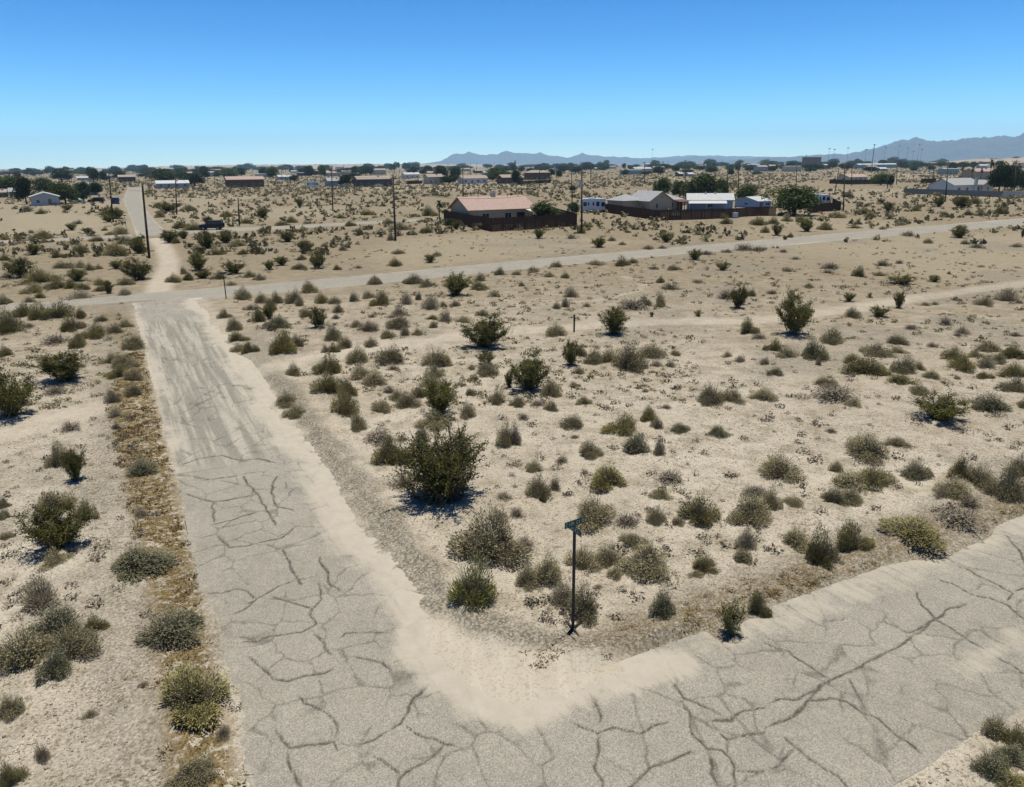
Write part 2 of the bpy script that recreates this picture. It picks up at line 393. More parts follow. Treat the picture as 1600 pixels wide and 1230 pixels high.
# ------------------------------------------------------------------ ground sheet
def build_ground():
    us = np.linspace(-1.12, 1.12, 540)
    ys = [-70.0, -20.0, 0.0, 4.0]
    y = 6.0
    while y < 420: ys.append(y); y += max(.045, (y + 6) * .0062)
    while y < 60000: ys.append(y); y *= 1.09
    ys = np.array(ys)
    wid = np.where(ys < 4, 40 + np.abs(ys), ys + 8); wid = np.where(ys < 6, np.maximum(wid, 14), wid)
    Y, U = np.meshgrid(ys, us, indexing='ij'); X = U * wid[:, None]
    Xf, Yf = X.ravel(), Y.ravel()
    z = ground_z(Xf, Yf)
    for (mx, my, mr, mh) in SHRUB_MOUNDS:
        sel = np.where((np.abs(Xf - mx) < 2.5 * mr) & (np.abs(Yf - my) < 2.5 * mr))[0]
        if len(sel): z[sel] += mh * np.exp(-((Xf[sel] - mx) ** 2 + (Yf[sel] - my) ** 2) / (mr * mr))
    nr, nc = X.shape
    i = np.arange(nr - 1)[:, None] * nc + np.arange(nc - 1)[None, :]
    F = np.stack([i, i + 1, i + nc + 1, i + nc], -1).reshape(-1, 4)
    me = new_mesh('ground', np.stack([Xf, Yf, z], 1), F, M_GROUND, True)
    s, t, dR = side_masks(Xf, Yf)
    near = Yf < 420
    def on_near(fn):
        v = np.zeros(len(Xf)); v[near] = fn(Xf[near], Yf[near]); return v
    n = fbm(Xf * .6, Yf * .6, 4) - .5
    straw = on_near(lambda a, b: np.maximum(sstep(-.3, .35, poly_sd(a, b, STRAW)), .6 * sstep(-.5, .6, poly_sd(a, b, STRAW2))))
    edgeB = sstep(1.3, .2, np.abs(t - 12.7 + n * .6)) * sstep(7.5, 10, s) * .5
    straw = np.maximum(straw, edgeB * (Yf < 60))
    grav = on_near(lambda a, b: np.maximum(sstep(.95, .25, seg_dist(a, b, BERM) + (fbm(a * 1.3, b * 1.3, 3) - .5) * 1.2), sstep(2.3, .6, seg_dist(a, b, BERM_B)) * .9))
    grav = np.maximum(grav, sstep(.56, .68, fbm(Xf * .12 + 9, Yf * .12, 4)) * .6 * (Yf < 120))
    vg = sstep(-2.6, -1.4, s) * sstep(.4, -.6, s) * (Yf < 60) * .55
    grav = np.maximum(grav, vg)
    grav = grav * (1 - on_near(lambda a, b: sstep(-.35, .1, poly_sd(a, b, APRON))))
    def trk(a, b):
        v = np.zeros(len(a))
        for pl, w, k in ((TRACK_R, 1.0, .68), (TRACK_L, 1.0, .7), (TRACK_U, 1.1, .9)): v = np.maximum(v, k * sstep(w + .7, w - .5, seg_dist(a, b, pl)))
        dl = seg_dist(a, b, LOOP); v = np.maximum(v, .45 * sstep(.5, .15, dl))
        v = np.maximum(v, sstep(-.4, .3, poly_sd(a, b, APRON)))
        return v
    track = on_near(trk)
    grav = grav * (1 - .85 * track)
    rs = np.zeros(len(Xf)); k = (Yf < 90) & (dR > -2.0)
    rs[k] = near_sand(Xf[k], Yf[k], s[k], t[k]) * sstep(-.5, .1, dR[k])
    track = np.maximum(track, rs * .55)
    lane = sstep(6.9, 6.3, s + n * .8) * sstep(5, 6, s) * sstep(14, 16, t) * (t < T_END) * .5
    track = np.maximum(track, lane)
    field = on_near(lambda a, b: np.maximum.reduce([sstep(-4, 4, poly_sd(a, b, FIELD1)) * .75, sstep(-4, 4, poly_sd(a, b, FIELD2)), sstep(-5, 5, poly_sd(a, b, FIELD3)) * .8]))
    field = np.maximum(field, .75 * sstep(.50, .62, fbm(Xf * .016 + 5, Yf * .010, 4)) * sstep(60, 110, Yf) * (Yf < 1500))
    vattr(me, 'straw', straw); vattr(me, 'gravel', grav); vattr(me, 'track', track); vattr(me, 'field', field)
    vattr(me, 'far', sstep(22, 95, np.hypot(Xf, Yf) + n * 34))
    o = link('ground', me); tag(o, 'pale desert sand with gravel and dry litter', kind='structure'); return o

# ------------------------------------------------------------------ roads
T5 = lambda p: tile(400, 830, 3.075, p)
T6 = lambda p: tile(800, 830, 3.075, p)
T7 = lambda p: tile(1200, 830, 3.075, p)
T4 = lambda p: tile(0, 830, 3.075, p)
T0 = lambda p: tile(0, 430, 3.075, p)
CRACKS = [T5(p) for p in (
    [(0, 60), (60, 45), (130, 30), (190, -20)], [(120, 80), (150, 130), (180, 200), (215, 265)], [(-60, 350), (0, 330), (50, 300), (110, 265), (190, 240)],
    [(60, 310), (130, 335), (220, 355), (270, 370)], [(-80, 530), (0, 525), (60, 505), (140, 495), (230, 485), (285, 445), (270, 400), (270, 370), (310, 330), (300, 240)],
    [(285, 490), (330, 545), (370, 600)], [(400, 520), (430, 485), (500, 495)], [(460, 600), (520, 610), (600, 625), (660, 675)],
    [(-40, 600), (0, 640), (40, 670), (80, 710), (150, 715), (230, 695), (330, 675), (365, 650)], [(200, 790), (270, 850), (340, 870), (385, 915), (395, 960), (370, 1000)],
    [(90, 940), (130, 1000), (170, 1045), (270, 1020), (370, 1005), (400, 1060)], [(150, 1060), (165, 1140), (210, 1225), (230, 1300)],
    [(640, 960), (700, 920), (740, 860), (750, 810), (800, 760), (830, 740)], [(715, 925), (770, 970), (850, 995), (900, 1020), (960, 1040)],
    [(900, 1020), (860, 1070), (800, 1110), (720, 1160), (690, 1200), (690, 1300)], [(550, 1070), (610, 1100), (660, 1140), (700, 1175)],
    [(300, 120), (340, 200), (350, 250), (420, 290)], [(500, 495), (560, 480), (640, 490)], [(640, 960), (560, 1010), (480, 1020)])]
CRACKS += [T6(p) for p in (
    [(740, 620), (770, 670), (785, 720), (775, 750), (820, 800), (900, 830), (1000, 890)], [(820, 810), (850, 880), (870, 970), (930, 1040), (1010, 1055), (1060, 1090), (1080, 1150), (1080, 1300)],
    [(370, 770), (410, 830), (430, 880), (425, 930)], [(280, 910), (340, 950), (400, 970), (490, 940), (560, 960), (610, 965), (680, 935), (760, 915)],
    [(405, 980), (415, 1050), (400, 1130), (440, 1200), (450, 1300)], [(540, 1260), (600, 1200), (660, 1150), (740, 1110), (830, 1075), (890, 1050)],
    [(940, 910), (1050, 910), (1100, 870), (1130, 855), (1230, 840)], [(1000, 960), (1050, 1000), (1110, 980), (1230, 965)], [(1050, 1010), (1040, 1070)],
    [(1080, 1160), (1160, 1160), (1230, 1150)], [(940, 1060), (960, 1150), (1000, 1230)])]
CRACKS += [T7(p) for p in (
    [(-30, 530), (90, 575), (170, 630), (290, 718)], [(0, 950), (60, 910), (130, 890), (160, 840), (240, 750), (290, 718), (440, 650), (560, 590), (690, 520), (760, 460), (800, 420)],
    [(0, 820), (60, 800), (120, 805), (240, 750)], [(520, 425), (600, 450), (690, 490), (790, 430), (850, 390), (960, 345)],
    [(700, 280), (740, 350), (780, 385), (800, 420), (870, 460), (950, 510), (1060, 580), (1150, 630), (1250, 700)],
    [(800, 230), (900, 260), (1000, 310), (1060, 320), (1140, 350), (1190, 395), (1260, 450)], [(900, 165), (1000, 205), (1100, 260), (1180, 295), (1150, 340)], [(1180, 295), (1260, 255)],
    [(180, 810), (300, 800), (380, 820), (440, 860), (530, 900), (600, 960), (700, 1030), (750, 1080)], [(380, 700), (420, 770), (450, 830)],
    [(70, 980), (130, 1030), (200, 1090), (280, 1140), (350, 1180), (400, 1260)], [(0, 1150), (60, 1110), (130, 1040)], [(1130, 10), (1200, 80), (1260, 180)])]
CRACKS += [T4(p) for p in ([(1040, 20), (1100, 80), (1180, 70), (1230, 60)], [(960, 300), (1060, 295), (1130, 275), (1180, 290), (1240, 320)], [(1140, 500), (1200, 515), (1240, 520)],
                           [(1110, 400), (1170, 375), (1230, 330)])]
CRACKS += [T0(p) for p in ([(975, 985), (1090, 970), (1170, 955), (1240, 945)], [(890, 1050), (1020, 1090), (1100, 1080), (1240, 1050)], [(1000, 1200), (1090, 1180), (1160, 1160), (1240, 1135)],
                           [(1170, 960), (1190, 1000), (1235, 1050), (1270, 1110), (1330, 1200)], [(860, 910), (960, 880), (1060, 865), (1150, 890), (1240, 880), (1330, 905)], [(1020, 1090), (1030, 1190)], [(1330, 960), (1300, 1040), (1330, 1110), (1420, 1130)])]
def build_near_road():
    sl = np.concatenate([np.arange(A0, A1, .04), np.arange(A1, 16, .042), np.arange(16, 31, .06), np.arange(31, 44, .25), np.arange(44, 120, 2.0)])
    tl = np.concatenate([np.arange(-6, 3, .5), np.arange(3, 6.5, .25), np.arange(6.5, 25, .041), np.arange(25, 36, .07), np.arange(36, T_END + .1, .16)])
    S, T = np.meshgrid(sl, tl, indexing='xy')          # rows t, cols s
    nr, nc = S.shape
    jit = (fbm(S.ravel() * 1.3, T.ravel() * 1.3, 4) - .5)
    Sj, Tj = S.ravel().copy(), T.ravel().copy()
    e = np.isclose(Sj, A0) & True; Sj[e] += jit[e] * .35
    X, Y = xy_of(Sj, Tj)
    crack = np.zeros(len(X)); 
    wob = (fbm(X * 2.6, Y * 2.6, 5) - .5) * .17; wob2 = (fbm(X * 2.6 + 40, Y * 2.6 + 11, 5) - .5) * .17
    sel = np.where(Y < 48)[0]
    for c in CRACKS:
        pl = gp(c); x0, y0 = pl.min(0) - .6; x1, y1 = pl.max(0) + .6
        q = sel[(X[sel] > x0) & (X[sel] < x1) & (Y[sel] > y0) & (Y[sel] < y1)]
        if len(q) == 0: continue
        d = seg_dist(X[q] + wob[q], Y[q] + wob2[q], pl)
        e = np.minimum(np.hypot(X[q] - pl[0][0], Y[q] - pl[0][1]), np.hypot(X[q] - pl[-1][0], Y[q] - pl[-1][1])); tp = sstep(-.12, .22, e)
        w = (.021 + .016 * fbm(X[q] * 1.5, Y[q] * 1.5, 2) ** 1.6 + .008 * (Y[q] > 19)) * (.55 + .45 * tp)
        v = np.exp(-(d / w) ** 2) * (.62 + .26 * sstep(.28, .58, fbm(X[q] * 2.5 + 9, Y[q] * 2.5, 3))) * tp + .15 * np.exp(-(d / .15) ** 2) * tp
        crack[q] = np.maximum(crack[q], np.clip(v, 0, 1))
    # fine cell cracks of old chip seal everywhere else
    P = np.concatenate([rng.random((360, 2)) * np.array([5.8, 74]) + np.array([A0, 2.0]), rng.random((105, 2)) * np.array([30, 5.6]) + np.array([6.4, 6.6])])
    sq = np.where((Sj < 37) & (Tj > 6))[0]
    d1 = np.full(len(sq), 9.); d2 = np.full(len(sq), 9.)
    ws = Sj[sq] + wob[sq] * 1.6; wt = Tj[sq] + wob2[sq] * 1.6
    for px, py in P:
        d = np.hypot(ws - px, (wt - py) * .8); m = d < d1
        d2 = np.where(m, d1, np.minimum(d2, d)); d1 = np.where(m, d, d1)
    cell = np.exp(-((d2 - d1) / .060) ** 2) * .50 * sstep(.30, .46, fbm(X[sq] * .7, Y[sq] * .7, 3))
    crack[sq] = np.maximum(crack[sq], cell)
    z = .006 * (fbm(X * .8, Y * .8, 3) - .5) - .028 * crack
    inA = (S < A1 - 1e-6) & (T < T_END); inB = (T > B0) & (T < B1)
    cellin = (inA | inB)
    i = np.arange(nr - 1)[:, None] * nc + np.arange(nc - 1)[None, :]
    ok = cellin[:-1, :-1] & cellin[1:, :-1] & cellin[:-1, 1:] & cellin[1:, 1:]
    F = np.stack([i, i + 1, i + nc + 1, i + nc], -1)[ok]
    used = np.unique(F); remap = np.full(nr * nc, -1); remap[used] = np.arange(len(used))
    F = remap[F]
    me = new_mesh('road', np.stack([X, Y, z], 1)[used], F, M_ROAD, True)
    n = fbm(X * .5, Y * .5, 4) - .5
    dust = (.30 + .3 * sstep(26, 32, Tj)) * sstep(1.9, .9, Sj + n * .8) * (Tj > 12) + .85 * sstep(3.8, 5.8, Sj + n * 1.2) * (Tj > 12.5) * (Sj < 7)
    dust = np.maximum(dust, .9 * sstep(-1.3, .2, poly_sd(X, Y, APRON) + n * .8))
    dust = np.maximum(dust, .55 * sstep(10.0, 11.7, Tj + n * 1.2) * (Sj > 6.5) * sstep(9, 12, Sj))
    dust = np.maximum(dust, .52 * np.exp(-((Tj - 8.3 + n) / .7) ** 2) * sstep(13, 17, Sj))
    dust = np.maximum(dust, .30 * sstep(60, 66, Tj)); dust = np.maximum(dust, .18 + .3 * n)
    ov = sstep(28.2, 31.0, Tj + n * 5) * sstep(64, 61, Tj) 
    vattr(me, 'crack', crack[used]); vattr(me, 'dust', dust[used]); vattr(me, 'overlay', ov[used])
    vattr3(me, 'st', np.stack([Sj, Tj, 0 * Sj], 1)[used])
    o = link('road', me); tag(o, 'cracked grey asphalt road and side street half covered in sand', kind='structure')
def strip_road(name, near, far, label, dustv=.35, lift=0.0):
    def resample(pl, n):
        d = np.r_[0, np.cumsum(np.hypot(*np.diff(pl, axis=0).T))]; u = np.linspace(0, d[-1], n)
        return np.stack([np.interp(u, d, pl[:, 0]), np.interp(u, d, pl[:, 1])], 1)
    n = 260; a = resample(near, n); b = resample(far, n); m = 12
    w = np.linspace(0, 1, m)[None, :, None]; P = a[:, None] * (1 - w) + b[:, None] * w
    X, Y = P[..., 0].ravel(), P[..., 1].ravel()
    i = np.arange(n - 1)[:, None] * m + np.arange(m - 1)[None, :]
    F = np.stack([i, i + m, i + m + 1, i + 1], -1).reshape(-1, 4)
    me = new_mesh(name, np.stack([X, Y, np.full(len(X), -.012 + lift)], 1), F, M_ROAD, True)
    wv = np.tile(np.linspace(0, 1, m), n); nn = fbm(X * .12, Y * .12, 4) - .5
    edge = np.minimum(wv, 1 - wv)
    vattr(me, 'crack', np.zeros(len(X))); vattr(me, 'dust', dustv + .45 * sstep(.25, .0, edge) + nn * .6); vattr(me, 'overlay', np.full(len(X), .1))
    s, t = st_of(X, Y); vattr3(me, 'st', np.stack([t, s, 0 * s], 1))
    o = link(name, me); tag(o, label, kind='structure')

# ------------------------------------------------------------------ plants: shared meshes
def leaves(C, N, size, aspect=1.8, up=None):
    """quads centred at C with normals N, length along a random tangent (or up)"""
    n = len(C)
    ref = rng.normal(size=(n, 3)) if up is None else up + rng.normal(size=(n, 3)) * .25
    N = N / (np.linalg.norm(N, axis=1, keepdims=True) + 1e-9)
    T = ref - (ref * N).sum(1, keepdims=True) * N; T /= (np.linalg.norm(T, axis=1, keepdims=True) + 1e-9)
    B = np.cross(N, T)
    s = np.asarray(size).reshape(-1, 1) * np.ones((n, 1))
    a = T * s * aspect * .5; b = B * s * .5
    V = np.stack([C - a - b * .6, C - a * .1 + b * -1.0, C + a, C - a * .1 + b], 1)
    return V.reshape(-1, 3)
def leaf_mesh(name, Vs, mat, rv):
    n = len(Vs) // 4; F = np.arange(n * 4).reshape(n, 4)
    me = new_mesh(name, Vs, F, mat); vattr(me, 'rnd', np.repeat(rv, 4)); return me
def rib(p0, p1, w0, w1):
    """thin ribbons (as crossing pairs) from p0 to p1"""
    d = p1 - p0; d /= (np.linalg.norm(d, axis=1, keepdims=True) + 1e-9)
    a = rng.normal(size=d.shape); a -= (a * d).sum(1, keepdims=True) * d; a /= (np.linalg.norm(a, axis=1, keepdims=True) + 1e-9)
    w0 = np.asarray(w0).reshape(-1, 1); w1 = np.asarray(w1).reshape(-1, 1)
    return np.stack([p0 - a * w0, p0 + a * w0, p1 + a * w1, p1 - a * w1], 1).reshape(-1, 3)
def dome_dirs(n, lo=0.0):
    u = rng.random(n) * (1 - lo) + lo; ph = rng.random(n) * 2 * math.pi; r = np.sqrt(1 - u * u)
    return np.stack([r * np.cos(ph), r * np.sin(ph), u], 1)
def lump(d, seed, amt):
    return 1 + amt * (fbm(d[:, 0] * 2.1 + seed, d[:, 1] * 2.1 + d[:, 2] * 1.7 + seed * 3, 3) - .5) * 2

def mk_dome(seed, mat, n=2600, size=.030, amt=.28, up=False, hole=0.0):
    """rounded twiggy shrub in a unit box: width 1, height 1, base at 0"""
    L = 6 + int(seed * 7) % 4; a0 = rng.random() * 6.28
    lc = np.array([(math.cos(a0 + 2.4 * q) * .37 * math.sqrt(q / L), math.sin(a0 + 2.4 * q) * .37 * math.sqrt(q / L)) for q in range(L)]) + rng.normal(size=(L, 2)) * .05
    lr = .15 + .14 * rng.random(L); lh = (.40 + .60 * rng.random(L)) * (1 - .9 * np.hypot(lc[:, 0], lc[:, 1])); lh[0] = 1.0; lr[0] = .27
    li = rng.choice(L, n, p=lr ** 2 / (lr ** 2).sum())
    d = dome_dirs(n); r = lump(d, seed, amt) * np.where(rng.random(n) < .14, .8 + .4 * rng.random(n), rng.random(n) ** .42)
    C = np.column_stack([lc[li] + d[:, :2] * (r * lr[li])[:, None], np.abs(d[:, 2]) * r * lh[li] * .95 + .015])
    out = d + np.column_stack([lc[li] * 1.5, np.full(n, .35)])
    szz = size * (.6 + rng.random(n) * .9)
    if up: V = leaves(C, np.cross(out + rng.normal(size=d.shape) * .3, rng.normal(size=d.shape)), szz * .75, 4.2, up=out * np.array([.7, .7, 1.2]) + np.array([0, 0, .4]))
    else: V = leaves(C, np.cross(out, rng.normal(size=d.shape)) + out * .5, szz * .85, 3.0, up=out)
    f = leaf_mesh('foliage', V, mat, np.clip(.62 * rng.random(L)[li] + .38 * rng.random(n), 0, 1))
    k = 240; d = dome_dirs(k, .08); r = lump(d, seed, amt) * (.55 + .5 * rng.random(k)) * .5
    p1 = d * r[:, None] * np.array([1, 1, 2.0]); p0 = d * .04 * np.array([1, 1, 0]) + rng.normal(size=(k, 3)) * np.array([.03, .03, 0])
    pm = (p0 + p1) * .5 + rng.normal(size=p1.shape) * .03
    p0[:, 2] = -.03; w = np.full(k, .006)
    V = np.concatenate([rib(p0, pm, w, w * .8), rib(pm, p1, w * .8, w * .35)])
    st = leaf_mesh('stems', V, LEAF['d'], rng.random(2 * k))
    return f, st
def mk_creosote(seed, mat, nst=22, nl=3400, size=.026, spread=1.0):
    P0, P1, W0, W1 = [], [], [], []; C, D = [], []
    for i in range(nst):
        a = rng.random() * 2 * math.pi; lean = (.05 + .46 * rng.random() ** .8) * spread
        h = .62 + .40 * rng.random() if lean < .36 else .45 + .35 * rng.random()
        pb = .045 if nst < 45 else .10; p = np.array([rng.normal() * pb, rng.normal() * pb, -.02]); m = 5
        tip = np.array([math.cos(a) * lean, math.sin(a) * lean, h])
        pts = [p]
        for j in range(1, m + 1):
            u = j / m; pts.append(p + (tip - p) * np.array([u ** .85, u ** .85, u]) + rng.normal(size=3) * .022)
        for j in range(m):
            P0.append(pts[j]); P1.append(pts[j + 1]); W0.append(.009 * (1 - .15 * j)); W1.append(.009 * (1 - .15 * (j + 1)))
        for b in range(9):                              # branchlets carrying the leaf clumps
            u = .14 + .86 * rng.random() ** .75; q = pts[min(int(u * m), m - 1)]
            e = q + np.array([math.cos(a) * .05, math.sin(a) * .05, .10]) + rng.normal(size=3) * np.array([.085, .085, .05])
            P0.append(q); P1.append(e); W0.append(.004); W1.append(.002)
            k = max(4, int(nl / nst / 9)); t = rng.random((k, 1))
            c = q + (e - q) * (t * .9 + .2) + rng.normal(size=(k, 3)) * (.026 if nst < 45 else .017)
            C.append(c); D.append(np.tile((e - q) / (np.linalg.norm(e - q) + 1e-9), (k, 1)))
    C = np.concatenate(C); D = np.concatenate(D); C[:, 2] = np.maximum(C[:, 2], .03); n = len(C)
    V = leaves(C, rng.normal(size=(n, 3)) + np.array([0, 0, .5]), size * (.6 + .8 * rng.random(n)), 1.7, up=D)
    f = leaf_mesh('foliage', V, mat, np.clip(.25 * rng.random(n) + .8 * (fbm(C[:, 0] * 6 + seed, C[:, 1] * 6 + C[:, 2] * 5, 2) - .1), 0, 1))
    V = rib(np.array(P0), np.array(P1), W0, W1); V2 = rib(np.array(P0), np.array(P1), W0, W1)
    st = leaf_mesh('stems', np.concatenate([V, V2]), LEAF['d'], np.clip(rng.random(2 * len(P0)) * .8, 0, 1))
    return f, st
def mk_dead(seed):
    k = 420; d = dome_dirs(k, .05); r = lump(d, seed, .5) * (.35 + .65 * rng.random(k)) * .5
    p1 = d * r[:, None] * np.array([1, 1, 2.0]); p0 = p1 * (.15 + .5 * rng.random((k, 1))) + rng.normal(size=(k, 3)) * .05; p0[:, 2] = np.abs(p0[:, 2]) * .6
    V = rib(p0, p1, np.full(k, .008), np.full(k, .003))
    n = 700; dd = dome_dirs(n); rr = lump(dd, seed, .5) * rng.random(n) ** .5 * .48
    C = dd * rr[:, None] * np.array([1, 1, 1.7]); C[:, 2] = np.abs(C[:, 2]) + .01
    f = leaf_mesh('foliage', leaves(C, dd + rng.normal(size=dd.shape), .028 * (.6 + rng.random(n)), 2.2), LEAF['d'], rng.random(n))
    return f, leaf_mesh('stems', V, LEAF['d'], rng.random(k) * .6)
VAR = {
    'g': [mk_dome(i * 3.1, LEAF['g'], 7000, .019, .34) for i in range(5)],
    'k': [mk_dome(40 + i * 2.7, LEAF['k'], 6500, .020, .36) for i in range(3)],
    'o': [mk_dome(80 + i * 2.3, LEAF['o'], 6200, .020, .36, up=True) for i in range(5)],
    't': [mk_dome(120 + i * 2.9, LEAF['t'], 3600, .020, .36, up=True) for i in range(3)],
    'y': [mk_dome(150, LEAF['y'], 4600, .021, .30, up=True)],
    'c': [mk_creosote(200 + i * 3.3, LEAF['c'], 32 + i, 10500, .019) for i in range(5)],
    'h': [mk_creosote(333, LEAF['c'], 70, 21000, .014)],
    'q': [mk_creosote(350, LEAF['y'], 22, 2200, .03, .8)],
    'd': [mk_dead(i * 5.5) for i in range(3)],
}
WORDS = {'g': ('grey_shrub', 'rounded grey twiggy shrub'), 'k': ('grey_green_shrub', 'grey-green twiggy shrub'), 'o': ('olive_shrub', 'olive brushy shrub'),
         't': ('dry_shrub', 'dry straw-coloured shrub'), 'y': ('yellow_green_shrub', 'bright yellow-green brushy shrub'), 'c': ('creosote_bush', 'dark green creosote bush'),
         'h': ('creosote_bush', 'very large dark creosote bush'), 'q': ('creosote_bush', 'small yellow-green upright bush'), 'd': ('dead_shrub', 'dead dark twiggy shrub')}
SH = []      # (px, base py, width px, height px, kind)
def add_tile(x0, y0, s, rows):
    for (x, y, w, h, k) in rows: SH.append((x0 + x / s, y0 + y / s, w / s, h / s, k))
add_tile(0, 430, 3.075, [(20,140,60,50,'g'),(145,130,40,35,'g'),(120,200,90,75,'o'),(200,215,110,95,'o'),(285,210,120,80,'o'),(390,210,65,50,'o'),(485,228,65,35,'g'),(40,285,130,110,'o'),(350,275,110,85,'o'),(460,312,110,70,'o'),(380,360,80,75,'o'),(545,290,75,50,'g'),(605,255,50,40,'g'),(270,340,120,45,'d'),(140,255,60,25,'d'),(25,400,55,55,'o'),(640,365,100,75,'g'),(545,435,80,60,'g'),(595,455,100,60,'g'),(570,505,90,70,'o'),(650,515,90,70,'g'),(640,590,80,65,'g'),(550,625,80,80,'t'),(320,525,240,165,'c'),(55,700,240,230,'c'),(270,590,110,50,'d'),(345,760,90,55,'d'),(290,940,80,120,'g'),(370,1010,110,160,'c'),(555,690,60,50,'t'),(270,1170,170,110,'g'),(680,980,130,100,'k'),(20,1130,50,70,'g'),(680,1180,80,60,'t'),(560,750,40,40,'t'),
 (1170,115,75,60,'g'),(1205,165,60,35,'d'),(1080,210,50,45,'g'),(1130,270,70,60,'g'),(1140,325,80,50,'o'),(1145,370,60,45,'g'),(1200,380,70,60,'o'),(420,1200,90,100,'o'),(20,1180,50,50,'g')])
SH.append((92, 866, 96, 82, 'c'))
add_tile(400, 430, 3.075, [(575,45,60,45,'g'),(755,45,80,50,'g'),(820,60,70,45,'g'),(960,112,150,110,'c'),(1070,82,70,45,'o'),(255,85,75,60,'o'),(180,130,80,80,'g'),(315,133,55,50,'o'),(100,130,50,55,'g'),(30,130,70,50,'g'),(210,145,40,40,'g'),(470,130,50,50,'k'),(380,140,60,40,'g'),(540,110,60,35,'g'),(605,152,95,75,'o'),(725,150,60,70,'t'),(780,130,30,45,'g'),(840,178,80,75,'t'),(900,163,40,30,'g'),(955,160,50,35,'g'),(1145,115,55,35,'d'),(70,180,60,75,'o'),(15,240,50,80,'o'),(65,225,60,60,'c'),(395,195,50,50,'t'),(240,215,55,50,'g'),(300,270,85,95,'c'),(385,220,40,25,'d'),(540,285,110,60,'t'),(490,265,60,35,'g'),(690,215,70,50,'t'),(680,275,100,70,'g'),(560,218,45,20,'d'),(910,238,70,60,'t'),(855,268,40,35,'g'),(995,243,60,35,'g'),(850,230,60,25,'o'),(1085,210,60,40,'t'),(375,325,75,75,'g'),(100,275,120,60,'k'),(135,390,130,120,'o'),(205,360,60,70,'g'),(430,363,75,60,'g'),(340,380,45,50,'t'),(375,383,45,45,'o'),(550,362,70,50,'g'),(635,317,75,50,'g'),(718,305,55,50,'t'),(780,303,45,35,'g'),(1105,368,230,165,'c'),(490,435,110,75,'g'),(640,442,130,90,'g'),(185,495,60,65,'g'),(350,490,125,100,'o'),(505,513,100,80,'g'),(565,540,110,75,'g'),(870,455,130,85,'g'),(660,470,65,25,'d'),(865,505,80,60,'g'),(845,548,85,70,'g'),(350,585,150,110,'o'),(435,600,100,110,'o'),(430,680,120,130,'o'),(490,750,85,95,'g'),(150,640,100,70,'g'),(185,692,85,70,'g'),(680,610,70,55,'g'),(640,580,60,40,'d'),(780,600,70,65,'g'),(735,645,100,75,'g'),(608,665,80,60,'g'),(1035,587,55,45,'g'),(890,690,190,190,'c'),(875,738,140,75,'g'),(1015,700,70,85,'g'),(1155,630,80,70,'g'),(1115,500,105,75,'g'),(1105,450,90,75,'c'),(1050,515,40,40,'t'),(1035,468,40,35,'g'),(800,805,60,90,'t'),(650,925,170,150,'o'),(900,1110,390,400,'h'),(720,1050,150,90,'d'),(1205,825,90,120,'g'),(1170,1205,110,75,'t'),(590,815,140,50,'d'),(1215,560,50,90,'c'),(700,800,60,35,'d'),(1190,1100,70,45,'d')])
add_tile(800, 430, 3.075, [(285,115,60,60,'t'),(215,177,45,40,'t'),(256,170,38,52,'t'),(360,165,35,25,'t'),(575,180,130,40,'d'),(632,160,55,50,'o'),(713,40,38,40,'o'),(710,155,55,70,'g'),(760,70,85,15,'d'),(1085,160,80,115,'c'),(1030,115,80,55,'d'),(1145,98,45,45,'g'),(895,203,50,35,'q'),(672,205,25,25,'c'),(895,35,50,20,'d'),(205,302,95,65,'g'),(490,303,150,130,'c'),(285,443,90,120,'c'),(330,400,50,60,'g'),(85,575,200,200,'c'),(185,600,85,85,'g'),(395,437,90,80,'g'),(465,432,80,80,'g'),(560,463,130,130,'g'),(675,408,130,70,'g'),(785,395,50,40,'t'),(692,447,55,35,'t'),(762,450,50,35,'t'),(323,477,50,40,'t'),(1130,292,80,75,'o'),(1185,318,70,20,'d'),(1220,375,40,35,'g'),(1095,428,50,35,'t'),(1035,405,45,30,'t'),(1210,440,50,40,'t'),(25,645,65,65,'g'),(125,645,70,25,'d'),(190,665,55,55,'g'),(340,635,60,45,'g'),(295,550,50,35,'d'),(55,710,60,40,'d'),(283,750,100,75,'g'),(15,825,60,120,'t'),(370,878,95,85,'g'),(535,775,140,90,'o'),(655,718,95,80,'o'),(693,750,70,60,'t'),(590,870,130,110,'k'),(705,875,55,90,'t'),(805,770,75,50,'k'),(987,787,90,50,'k'),(955,640,120,110,'g'),(1050,625,110,75,'g'),(1200,610,100,60,'g'),(240,905,60,40,'d'),(100,945,80,55,'g'),(455,1040,175,115,'o'),(755,1015,130,60,'d'),(715,1092,80,55,'g'),(130,1085,100,120,'g'),(205,1045,65,75,'t'),(150,1105,45,70,'o'),(385,1220,170,150,'g'),(545,1225,120,50,'d'),(695,1210,90,90,'g'),(900,1215,160,140,'o'),(800,1215,60,50,'g'),(1165,1080,110,60,'d'),(1150,1210,170,150,'g'),(25,1185,70,60,'d'),(300,790,40,20,'d'),(640,570,30,22,'d'),(350,960,40,30,'d'),(740,655,50,20,'d')])
